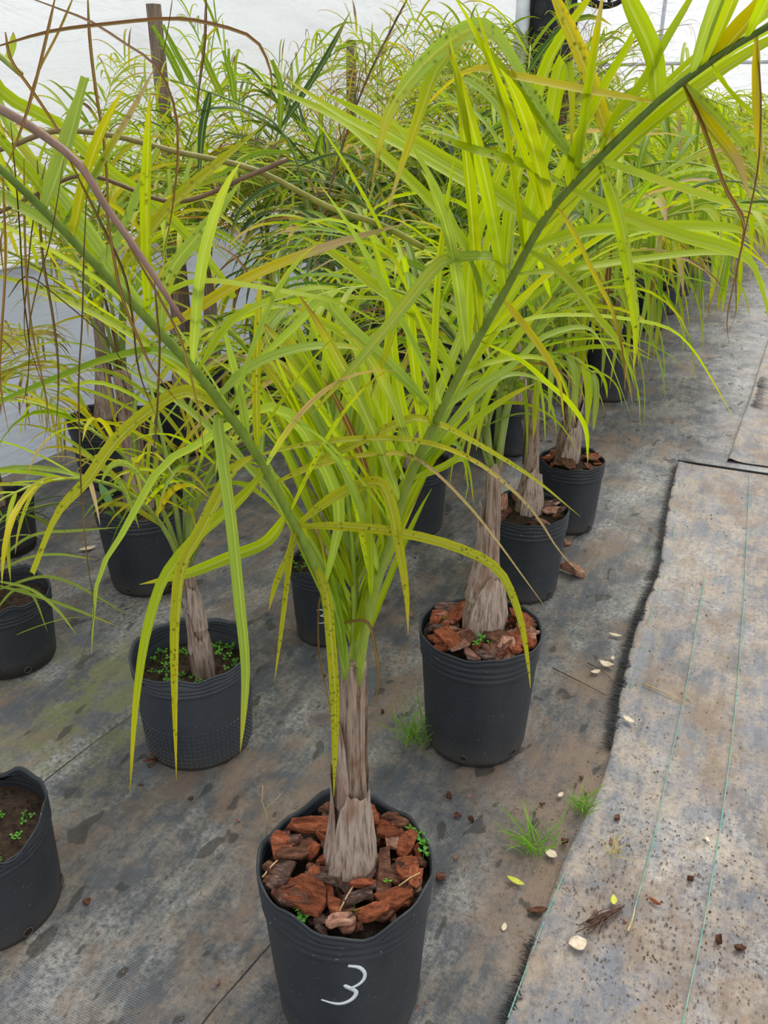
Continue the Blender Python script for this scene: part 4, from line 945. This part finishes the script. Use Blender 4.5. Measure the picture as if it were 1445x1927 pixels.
# low pot on the left with arching grassy leaves
r5, b5, D5, H5 = near_palm((25, 1235), 1115, 180, 'palm seedling with thin arching leaves in the low black pot', 34, .36, [.02, .016, .012], 3, .4, .3, .009, PAL_D, azs=[-2.2, -1.5, .2], elev=(60, -10), nside=7, soil=.05, sheaths=1, taper=.9, rimwob=.012, off=(-.05, 0))
fr = rachis_obj(catmull(np.array([(-.05, 0, .30), (-.03, -.02, .42), (0, -.05, .5)]), 8), .004, .002, r5, lin(120, 150, 70), lin(120, 150, 70), 'frond', 6)
traced(fr, b5, None, [('p', .012, d, p, 2.36) for d, p in ((-.2, [(-10, 1112), (80, 1085), (140, 1100), (245, 1160)]), (-.25, [(-10, 1100), (70, 1122), (150, 1150), (225, 1180)]), (-.3, [(-10, 1092), (60, 1110), (110, 1150), (144, 1195)]), (0, [(-10, 1060), (60, 1008), (150, 998), (228, 992)]), (-.1, [(-10, 1078), (50, 1050), (110, 1043), (185, 1054)]), (-.2, [(-10, 1215), (40, 1190), (110, 1166), (162, 1160)]), (-.1, [(-10, 1150), (30, 1110), (60, 1120), (90, 1190)]))], 9)
# swollen trunk with weeds on the left
r6, b6, D6, H6 = near_palm((286, 1088), 940, 175, 'palm with a swollen pale trunk base and a tall weed beside it', 35, .86, [.062, .060, .046, .040, .037, .034, .03], 7, 1.1, .42, .014, PAL_S, azs=[-.4, 1.0, -1.6, 2.4, .4, -2.4, 3.0], elev=(82, 8), nside=15, soil=.035, droop=1.3, dead_fronds=1, off=(-.01, .0), spot=.25)
broad_weed(b6 + [-.085, -.07, H6 - .03], [((-.18, -.15, 1), .15, .032, (136, 178, 118)), ((.6, -.7, .3), .07, .036, (128, 172, 92)), ((-.5, -.6, .35), .06, .03, (128, 172, 92))], 'tall lobed weed beside the swollen trunk base')
for (dx, dy) in ((-.13, -.03), (-.12, .04), (.08, -.09), (.11, -.03), (.0, -.12)):
    clover(b6 + [dx, dy, H6 - .03], 5, .010, rs, 'low weeds in the pot with the swollen trunk', 'weeds in the swollen trunk pot', spread=.03)
grass(b6 + [-.06, -.06, H6 - .03], 16, .07, 'thin grass sprouting beside the swollen pale trunk', 3, .02, .002)
# small pot behind the foremost palm, painted number
r9, b9, D9, H9 = near_palm((614, 1190), 1055, 132, 'small palm in the narrow pot with thin ribs behind the foremost palm', 36, .62, [.03, .026, .022, .018], 5, .8, .36, .012, PAL_G, azs=[2.6, .2, -1.6, 1.4, -.6], elev=(84, 20), nside=14, soil=.03, number=(.055, .11, THREE_B), holes=0, droop=1.3, numaz=-1.60)
for (dx, dy) in ((-.08, -.03), (-.06, .05), (-.03, -.08), (.05, -.07)):
    clover(b9 + [dx, dy, H9 - .028], 5, .010, rs, 'clover spilling from the narrow ribbed pot', 'clover in the narrow ribbed pot', spread=.025)
# mulched pair to the right
r11, b11, D11, H11 = near_palm((981, 1105), 955, 155, 'palm with a flared rough trunk in the mulched pot near the loose bark', 37, .80, [.052, .046, .032, .027, .025, .024, .022], 7, 1.05, .42, .014, PAL_Y, azs=[.5, 1.6, 2.7, -.8, 3.5, -2.0, .1], elev=(82, 5), nside=16, soil=.03, droop=1.3, off=(.005, .02), lean=(-.01, .03), dead_fronds=1)
mulch(b11, D11 / 2 * .9, H11 - .03, 30, 51, 'in the mulched pot near the loose bark on the floor', 'bark chips in the mulched pot near the loose bark', (.025, .10), 'bbgpr', .07)
chip(b11 + [-.095, -.02, H11 + .03], .09, .035, .022, 1.4, (.2, -1.2), 'p', 'standing upright in the mulched pot near the loose bark', np.random.RandomState(2), None)
r12, b12, D12, H12 = near_palm((1063, 985), 862, 125, 'palm with a thick split trunk in the outermost mulched pot of the row', 38, .80, [.058, .05, .036, .032, .03, .028], 7, 1.15, .45, .014, PAL_Y, azs=[.9, 1.9, 2.9, -.6, -1.8, .3, 1.3], elev=(80, -5), nside=17, soil=.025, droop=1.5, off=(-.03, .01), lean=(.03, .05), single=True, dead_fronds=1)
mulch(b12, D12 / 2 * .9, H12 - .025, 18, 52, 'in the outermost mulched pot of the row', 'bark chips in the outermost mulched pot', (.03, .11), 'brbp', .07)
def arching(root, base, pts, nside, L, w, pal, droop, seed, ang=(60, 45), lift=.0, spot=.1, start=.25):
    P = catmull(np.array([p if len(p) == 3 and isinstance(p, np.ndarray) else at(*p) for p in pts]), 30)
    f = rachis_obj(P - base, .007, .002, root, lin(120, 136, 62), lin(150, 160, 60), 'frond', 7)
    frond_leaflets(P - base, f, np.random.RandomState(seed), nside, L, w, pal, droop, start, ang, lift, True, 12, .06, spot)
arching(r11, b11, [b11 + [0, .04, .8], (1020, 560, 2.85), (1085, 420, 2.7), (1170, 330, 2.55), (1265, 305, 2.4), (1350, 320, 2.28), (1410, 360, 2.2)], 20, .46, .019, [('y', 3), ('g', 3.5), ('p', .7)], 2.2, 91, (88, 70), -.95)
arching(r12, b12, [b12 + [0, .05, .8], (1090, 600, 3.3), (1150, 480, 3.15), (1230, 415, 3.0), (1310, 395, 2.85), (1390, 410, 2.75)], 20, .55, .018, [('y', 3), ('g', 3), ('p', 2)], 2.2, 92, (88, 70), -.95)
arching(r12, b12, [b12 + [0, .05, .8], (1060, 560, 3.35), (1080, 380, 3.4), (1130, 260, 3.4), (1210, 190, 3.4), (1290, 175, 3.3), (1370, 200, 3.2)], 22, .6, .017, [('y', 3), ('g', 2), ('p', 2)], 2.0, 98, (85, 60), -.7)
arching(r2, b2, [b2 + [.01, .0, .86], (915, 820, 2.0), (945, 730, 1.97), (1000, 672, 1.92), (1065, 668, 1.87), (1120, 705, 1.83)], 11, .30, .013, [('y', 3), ('p', 2), ('g', 1)], 2.6, 93, (60, 50), .0)
arching(r2, b2, [b2 + [.0, .0, .86], (900, 800, 2.02), (895, 690, 2.08), (905, 600, 2.16), (930, 520, 2.28), (965, 450, 2.4)], 14, .36, .014, PAL_G, 1.6, 94, (55, 40), .2)
arching(r9, b9, [b9 + [0, 0, .6], (600, 900, 2.55), (580, 760, 2.65), (560, 620, 2.75), (560, 520, 2.9), (590, 440, 3.05)], 17, .45, .025, PAL_D, 2.4, 95, (60, 45), .0)
arching(r9, b9, [b9 + [0, 0, .6], (640, 900, 2.6), (670, 760, 2.75), (690, 640, 2.9), (720, 540, 3.1), (760, 470, 3.3)], 17, .5, .026, PAL_D, 2.6, 96, (60, 45), .0)
DFR = catmull(np.array([b9 + np.array([0, 0, .6]), at(590, 700, 2.75), at(600, 450, 2.95), at(640, 290, 3.05), at(690, 150, 3.1), at(775, -20, 3.1)]), 30)
dfr = rachis_obj(DFR - b9, .005, .003, r9, C_DEAD, C_DARK, 'dead_frond', 6)
frond_leaflets(DFR - b9, dfr, np.random.RandomState(44), 26, .30, .0042, [('k', 2), ('d', 2), ('t', .6)], 1.4, .45, (28, 40), .2, True, 10, 1.0, 0, .3)
UPF = catmull(np.array([b9 + np.array([0, 0, .6]), at(600, 620, 2.6), at(575, 370, 2.6), at(525, 240, 2.55), at(430, 187, 2.5), at(320, 150, 2.45)]), 30)
upf = rachis_obj(UPF - b9, .006, .002, r9, lin(96, 120, 60), lin(110, 134, 66), 'frond', 7)
traced(upf, b9, UPF, [('gx', .018, .0, [(353, 160), (320, 105), (287, 47)]), ('gx', .018, .03, [(362, 164), (332, 100), (306, 46)]), ('gx', .018, .02, [(412, 180), (398, 140), (376, 85)]), ('gx', .017, .0, [(450, 197), (434, 140), (420, 95)]), ('gx', .017, .05, [(522, 236), (527, 160), (512, 112)]), ('b', .016, -.1, [(525, 240), (440, 203), (330, 216)]), ('bx', .02, -.05, [(388, 172), (381, 240), (375, 318)]), ('b', .018, .2, [(530, 250), (600, 130), (660, 20)]), ('bx', .016, .1, [(500, 225), (470, 255), (420, 248)]), ('g', .016, .1, [(545, 280), (480, 290), (410, 330), (340, 345)]), ('b', .016, -.1, [(560, 320), (640, 290), (700, 330), (730, 400)]), ('b', .017, -.1, [(570, 350), (510, 350), (450, 400), (430, 480)])], 17, wscale=1.0)
arching(r3, b3, [b3 + [.02, 0, .58], (400, 960, 2.05), (440, 830, 2.1), (480, 700, 2.2), (530, 600, 2.3), (590, 530, 2.4)], 14, .38, .014, PAL_G, 1.6, 97, (55, 40), .1)
# ================================================================== palms farther back
near_palm((222, 900), 783, 154, 'palm with a leaning grey trunk in the tall pot painted with a small white 3', 39, .80, [.06, .052, .036, .03, .028, .026], 7, 1.2, .45, .013, PAL_S, azs=[.2, 1.3, -1.2, 2.6, -2.2, .7, -.4], elev=(80, 0), nside=24, soil=.03, single=False, number=(.075, .12, THREE_B), droop=1.3, off=(-.03, .03), lean=(.02, .05), dead_fronds=1, numaz=-1.62, holes=0)
near_palm((357, 840), 735, 130, 'palm with a bulbous trunk in the pot against the blue grey skirt', 40, .85, [.07, .058, .036, .03, .028], 7, 1.2, .46, .013, PAL_G, elev=(80, 0), nside=24, soil=.03, single=False, droop=1.3, dead_fronds=1, holes=0)
near_palm((15, 1030), 940, 125, 'bushy palm with fine yellow leaves in the pot beside the film skirt', 42, .55, [.03, .026, .022], 9, .75, .34, .009, [('s', 3), ('w', 3), ('y', 3), ('t', .8)], elev=(70, -25), nside=22, soil=.03, single=False, droop=1.5, deadp=.4, holes=0, sheaths=1)
near_palm((773, 990), 865, 140, 'palm in the plain pot directly behind the foremost crown', 43, .85, [.05, .042, .034, .03], 7, 1.1, .45, .015, PAL_D, elev=(84, 0), nside=24, soil=.03, single=False, droop=1.5, holes=1)
near_palm((957, 845), 750, 100, 'palm with a very fat trunk base in a plain pot behind the mulched ones', 44, .95, [.085, .08, .05, .036, .034], 7, 1.1, .44, .014, PAL_Y, elev=(82, 0), nside=24, soil=.02, single=False, droop=1.4, holes=0)

def back_proto(seed, pal, L, leafl, leafw, nf, top, dead, droop, elev, nside=24):
    root = empty('potted_palm', (0, 0, 0)); rs = np.random.RandomState(seed)
    pot(root, .34, .385, 'rings', seed, holes=1, soil=.03)
    trunk(root, [(0, 0, .34), (.01, .0, (top + .35) / 2), (.02, .02, top)], [.065, .055, .04, .034, .03], seed, 2, 10)
    crown(root, (.02, .02, top), rs, nf, L, leafl, leafw, pal, elev=elev, single=False, nside=nside, droop=droop, nseg=9, dead_fronds=dead, deadp=.2)
    return root
PROTO = [back_proto(61, PAL_D, 1.15, .62, .020, 8, .72, 0, 1.7, (84, 0)), back_proto(62, PAL_G, 1.25, .60, .015, 8, .78, 1, 1.5, (84, 5)), back_proto(63, PAL_Y, 1.2, .66, .016, 9, .72, 1, 2.0, (82, -5)), back_proto(64, PAL_S, 1.25, .48, .013, 7, .95, 2, 1.3, (87, 48), 16), back_proto(65, PAL_G, 1.3, .55, .014, 7, .95, 3, 1.5, (87, 50), 16), back_proto(66, PAL_Y, 1.35, .70, .016, 9, .78, 0, 2.2, (84, -8))]
used = set()
rsb = np.random.RandomState(77)
ORD = ['first', 'second', 'third', 'fourth', 'fifth', 'sixth', 'seventh', 'eighth']
def L_ROW0(k, n): return ('yellow green palm, %s in the aisle row beyond the mulched pots' % ORD[k], 'palms of the outer row beside the aisle')
def L_IN(row): return lambda k, n: ('leafy palm of the inner row %s, %s from the concrete wall' % (row, ORD[n - 1 - k]), 'palms of the crowded inner rows')
def L_ROW4(k, n): return ('thin leaved palm in the row along the film wall, %s from the concrete end' % ORD[n - 1 - k], 'palms along the film wall')
L_DARK = ('dark green broad leaved palm standing among paler palms mid bed', 'dark green palms mid bed')
def back(k, x, y, sc, lab):
    o = PROTO[k] if k not in used else copy_tree(PROTO[k]); used.add(k)
    o.location = (x, y, 0); o.rotation_euler = (0, 0, rsb.rand() * 6.28); o.scale = (sc, sc, sc * rsb.uniform(.95, 1.05)); tag(o, lab[0], 'palm', lab[1])
def back_row(items, fn):
    for i, (x, y, k, sc) in enumerate(items): back(k, x, y, sc, fn(i, len(items)))
back_row(((1.45, 5.35, 2, .95), (1.80, 6.4, 5, .9), (2.25, 7.25, 2, .85), (2.55, 7.9, 5, .95), (2.95, 8.75, 2, .95), (3.4, 9.7, 5, 1.0), (3.95, 10.6, 2, 1.0), (4.5, 11.7, 5, 1.0)), L_ROW0)
for (x, y, k, sc) in ((.18, 4.25, 0, .95), (-.12, 4.75, 0, 1.0)): back(k, x, y, sc, L_DARK)
back_row(((.95, 5.5, 1, 1.0), (1.5, 6.0, 2, 1.0), (1.65, 7.1, 5, 1.05), (2.05, 8.0, 1, 1.05), (2.6, 9.2, 2, 1.1), (3.2, 10.5, 5, 1.1)), L_IN('next to the aisle row'))
back_row(((.45, 5.3, 1, 1.0), (.7, 6.3, 4, 1.05), (1.1, 7.3, 1, 1.05), (1.6, 8.4, 4, 1.1), (2.3, 9.9, 5, 1.1)), L_IN('midway across the bed'))
back_row(((-.3, 5.3, 1, .9), (.15, 6.2, 3, 1.0), (.55, 7.2, 4, 1.05), (1.05, 8.3, 3, 1.1)), L_IN('next to the wall row'))
back_row(((-1.0, 4.85, 3, .92), (-.72, 5.55, 4, .95), (-.42, 6.3, 3, .95), (-.05, 7.1, 4, 1.0), (.4, 8.0, 3, 1.05), (.9, 9.1, 4, 1.05), (1.55, 10.2, 3, 1.1), (2.15, 11.4, 4, 1.1)), L_ROW4)
rt = empty('potted_palm', (.98, 5.82, 0)); tag(rt, 'dried out palm of tangled brown fronds leaning at the black column', 'palm')
pot(rt, .34, .385, 'rings', 81, holes=0); trunk(rt, [(0, 0, .34), (.0, .03, .9), (.02, .06, 1.35)], [.06, .05, .04, .034], 81, 2, 10)
crown(rt, (.02, .06, 1.35), np.random.RandomState(82), 9, 1.15, .4, .012, PAL_G, elev=(86, 40), single=False, nside=30, droop=1.2, dead_fronds=7)
for k, o in enumerate(PROTO):
    if k not in used: raise RuntimeError('unused prototype')
def clamp_to_wall(root):
    from mathutils import Matrix
    def basis(o): return Matrix.LocRotScale(o.location, o.rotation_euler, o.scale)
    def visit(o, M):
        if o.type == 'MESH':
            me = o.data; n = len(me.vertices); co = np.empty(n * 3, np.float32); me.vertices.foreach_get('co', co); co = co.reshape(-1, 3).astype(float)
            A = np.array(M); w = co @ A[:3, :3].T + A[:3, 3]; d = (w - W0) @ WN; bad = d < .30
            if bad.any():
                if me.users > 1: me = me.copy(); o.data = me
                nd = np.where(bad, .10 + .20 * np.exp(np.clip((d - .30) / .20, -8, 0)), d); w += (nd - d)[:, None] * WN
                co = (w - A[:3, 3]) @ np.linalg.inv(A[:3, :3]).T; me.vertices.foreach_set('co', co.astype(np.float32).ravel()); me.update()
        for c in o.children: visit(c, M @ basis(c))
    visit(root, basis(root))
for o in [o for o in COL.objects if o.parent is None and o.name.startswith('potted_palm')]:
    if np.dot(np.array(o.location) - W0, WN) < 1.9: clamp_to_wall(o)
def empty_pot(px, rim_y, w, label, seed):
    g, D, H = solve_pot(px, rim_y, w); r = empty('nursery_pot', (g[0], g[1], 0)); tag(r, label, 'pot'); pot(r, D, H, 'rings', seed, M_POT2, None, 0, H * .75)
empty_pot((1090, 735), 678, 62, 'empty grey nursery pot standing by the aisle palms', 71)
empty_pot((1128, 705), 640, 56, 'second empty nursery pot behind the grey empty one', 72)

# ================================================================== things on the ground
grass(ground(782, 1395), 70, .15, 'green grass tuft beside the chip filled pot', 1, .022)
grass(ground(1003, 1600), 60, .13, 'larger grass tuft rooted by the rolled sheet edge', 2, .016)
grass(ground(1092, 1525), 40, .09, 'smaller grass tuft squeezed against the rolled sheet edge', 4, .014)
grass(ground(1150, 1612), 16, .10, 'sparse yellow dry grass lying on the dusty sheet', 5, .012, .0022, ((190, 172, 104), (214, 200, 140)))
def flat_leaf(px, py, L, w, rot, mat, name, label, cat, curl=.3, z=.006, group=None):
    g = ground(px, py); n = 7; t = np.linspace(-1, 1, n); V = []
    wid = w / 2 * (1 - np.abs(t) ** 2.2) + .0012; rs = np.random.RandomState(int(px + py))
    for s_ in (.0015, 0):
        for i in range(n):
            for c in (-1, -.35, .35, 1):
                V.append((t[i] * L / 2, c * wid[i] * rs.uniform(.85, 1.1), z + s_ + curl * L * .25 * (t[i] ** 2) + curl * w * .4 * abs(c) ** 2))
    q = hole_quads(n, 4).tolist(); o0 = n * 4; F = q + [[a + o0 for a in f[::-1]] for f in q]
    for i in range(n - 1): F += [[i * 4, (i + 1) * 4, (i + 1) * 4 + o0, i * 4 + o0], [(i + 1) * 4 + 3, i * 4 + 3, i * 4 + 3 + o0, (i + 1) * 4 + 3 + o0]]
    o = mk(name, V, F, mat); o.location = g; o.rotation_euler = (0, 0, rot); tag(o, label, cat, group); return o
flat_leaf(1140, 1255, .05, .028, 2.6, M_DRY, 'dry_leaf', 'crumpled beige dry leaf beside the frayed black edge', 'leaf', .5)
flat_leaf(1120, 1268, .035, .016, .3, M_DRY, 'dry_leaf', 'small beige leaf scrap left of the crumpled one at the frayed edge', 'leaf', .4)
flat_leaf(1157, 1198, .045, .014, -.4, M_DRY, 'dry_leaf', 'narrow pale leaf pointing at the frayed edge', 'leaf', .2)
flat_leaf(1152, 1242, .022, .010, 1.3, M_DRY, 'dry_leaf', 'tiny pale leaf scrap above the crumpled beige leaf', 'leaf', .3)
flat_leaf(1181, 1365, .04, .018, -.9, M_DRY, 'dry_leaf', 'cream leaf lying on the rolled sheet edge', 'leaf', .25, .02)
flat_leaf(1086, 1784, .042, .034, .2, M_DRY, 'dry_leaf', 'broad cream leaf beside the dark needle bundle', 'leaf', .2, .014)
flat_leaf(1036, 1612, .035, .022, -.8, M_DRY, 'dry_leaf', 'curled cream leaf beside the larger grass tuft', 'leaf', .4)
flat_leaf(970, 1662, .045, .014, -.6, M_YLEAF, 'fallen_leaf', 'yellow green fallen leaf below the larger grass tuft', 'leaf', .2)
flat_leaf(1153, 1704, .028, .013, 1.3, M_YLEAF, 'fallen_leaf', 'small yellow leaf at the end of the needle bundle', 'leaf', .3, .016)
flat_leaf(1054, 1500, .022, .010, .8, M_DRY, 'dry_leaf', 'tiny cream leaf between the grass tufts', 'leaf', .4)
flat_leaf(948, 1749, .022, .009, 1.2, M_DRY, 'dry_leaf', 'narrow cream leaf near the foremost pot and folded edge', 'leaf', .3)
flat_leaf(1330, 1587, .016, .007, 1.9, M_DRY, 'dry_leaf', 'single cream seed husk near the long green stitch line', 'leaf', .2, .012)
flat_leaf(1010, 1716, .05, .014, .1, M_CHIP_BROWN, 'bark_strip', 'reddish bark strip tucked under the rolled sheet edge', 'bark chip', .1)
flat_leaf(1230, 1704, .03, .008, -.8, M_CHIP_RED, 'bark_strip', 'thin rust husk on the dusty sheet beside the straw stick', 'bark chip', .3, .012)
flat_leaf(165, 1035, .07, .03, .5, M_DRY, 'dry_leaf', 'white scrap beside the pot with the swollen trunk', 'leaf', .15)
chip(ground(1076, 1080) + [0, 0, .016], .115, .048, .028, -.55, (.1, .05), 'p', 'lying loose on the floor beside the mulched pots', np.random.RandomState(8), None)
chip(ground(1066, 1025) + [0, 0, .008], .04, .03, .014, .4, (.1, .0), 'p', 'with dry roots at the foot of the outermost mulched pot', np.random.RandomState(9), None)
def stick(pts, r, name, label, mat=M_STRAW, z=.006, cat='stick'):
    P = catmull(np.array([ground(*p) for p in pts]), 10); P[:, 2] = z; c = P.mean(0); c[2] = 0
    v, f = tube_arrays(P - c, np.linspace(r, r * .5, 10), 5); o = mk(name, v, f, mat); o.location = c; tag(o, label, cat)
stick([(1207, 1292), (1245, 1308), (1296, 1332)], .0026, 'dry_stick', 'long thin straw stick lying on the dusty sheet', z=.014)
stick([(1180, 1760), (1188, 1740), (1193, 1718)], .003, 'dry_stick', 'short pale straw stick beside the needle bundle', z=.014)
stick([(1040, 1260), (1090, 1285), (1142, 1312)], .0022, 'dry_stick', 'thin brown twig below the scattered beige leaves', M_DARKSTRAW)
stick([(1105, 1250), (1128, 1262), (1150, 1280)], .002, 'dry_stick', 'dark short twig among the beige leaf scraps', M_DARKSTRAW)
stick([(1138, 690), (1165, 705), (1186, 700)], .006, 'dry_stick', 'brown dry leaf stalk lying in the aisle near the empty pots', M_DARKSTRAW, .01)
stick([(640, 1512), (658, 1518), (672, 1528)], .0018, 'dry_stick', 'tiny tan twig near the hanging leaf tips', M_STRAW) if False else None
def needle_bundle():
    root = empty('needle_bundle', ground(1135, 1738) + [0, 0, .012]); tag(root, 'bundle of dark dry needles lying on the dusty sheet', 'needles'); rs = np.random.RandomState(5)
    a, b = ground(1098, 1762), ground(1172, 1712); d = (b - a)
    for k in range(22):
        o = np.array([rs.normal(0, .006), rs.normal(0, .006), rs.uniform(.0, .012)]); s = rs.uniform(.6, 1.05); w = rs.normal(0, .012)
        P = [-d * .5 * s + o * 1.6 + [w, 0, 0], o + [0, 0, .004], d * .5 * s + o * .4]; v, f = tube_arrays(catmull(P, 6), .0014, 4); mk('needle', v, f, M_DARKSTRAW, root)
needle_bundle()
def root_clump():
    root = empty('dry_root_clump', ground(303, 1432)); tag(root, 'dry twig clump at the foot of the squat grid pot', 'twigs'); rs = np.random.RandomState(5)
    for k in range(9):
        d = np.array([rs.uniform(-.05, .03), rs.uniform(-.05, .02), rs.uniform(.005, .05)]); v, f = tube_arrays([(0, 0, .004), d * .5 + [0, 0, .008], d], .0022, 5); mk('twig', v, f, M_DARKSTRAW if k % 3 else M_CHIP_RED, root)
root_clump()
def litter(name, label, cat, spots, mat, size, group, seed):
    rs = np.random.RandomState(seed)
    for (x, y) in spots:
        s = size * rs.uniform(.6, 1.3); o = chip_mesh(rs, s, s * rs.uniform(.5, .9), s * rs.uniform(.3, .55), name, mat); g = ground(x, y); o.location = g + [0, 0, s * .2 + (.008 if x > 1050 and y > 1500 else .002)]
        o.rotation_euler = (rs.uniform(-.2, .2), rs.uniform(-.2, .2), rs.rand() * 6.28); tag(o, label, cat, group)
litter('bark_chip', 'small brown bark chip scattered on the floor fabric', 'bark chip', [(860, 1538), (886, 1545), (828, 1655), (845, 1500), (610, 1275), (360, 1505), (545, 1600), (880, 1110), (1062, 1590), (1020, 1515), (1160, 1545), (1298, 1660), (1390, 1790), (1350, 1775), (720, 1340), (265, 1480), (165, 1700)], M_CHIP_BROWN, .022, 'bark chips scattered on the floor', 3)
litter('pebble', 'small pinkish pebble lying on the floor fabric', 'pebble', [(1094, 1464), (1083, 1478), (1104, 1493), (882, 1500), (858, 1615), (800, 1890), (785, 1900), (448, 1545), (105, 1583), (410, 1852), (875, 1636), (1370, 1240), (690, 1275), (775, 1160), (1445, 1595), (1120, 1725), (1175, 1738), (1150, 1590)], M_PEB, .014, 'pebbles scattered on the floor', 4)
def crumbs():
    rs = np.random.RandomState(11); V = []; F = []; o = 0
    cl = [(1100, 1420, 90, 120, 260), (1150, 1640, 70, 90, 330), (1240, 1560, 130, 160, 330), (1360, 1760, 70, 120, 300), (1010, 1650, 50, 90, 160), (870, 1560, 60, 70, 100), (1350, 1000, 80, 200, 140), (400, 1600, 160, 150, 200), (1150, 1100, 60, 150, 120), (1200, 800, 80, 150, 160), (1300, 650, 80, 120, 140), (1200, 1830, 150, 70, 260)]
    for (cx, cy, sx, sy, n) in cl:
        for _ in range(n):
            g = ground(cx + rs.normal(0, sx), cy + rs.normal(0, sy)); s = rs.uniform(.0008, .0026) * (1 + .12 * g[1]); z = .007 if g[0] > .3 else .001
            a = rs.rand() * 6.28; c, d = math.cos(a), math.sin(a); e = rs.uniform(.4, 1)
            for (x, y, h) in ((-1, -e, 0), (1, -e, 0), (1, e, 0), (-1, e, 0), (0.1, 0, .9)): V.append((g[0] + s * (x * c - y * d), g[1] + s * (x * d + y * c), z + s * h))
            F += [(o, o+1, o+4), (o+1, o+2, o+4), (o+2, o+3, o+4), (o+3, o, o+4)]; o += 5
    ob = mk('soil_crumbs', V, F, M_CRUMB, smooth=False); tag(ob, 'loose soil crumbs strewn over the ground fabric', 'soil', kind='stuff')
crumbs()
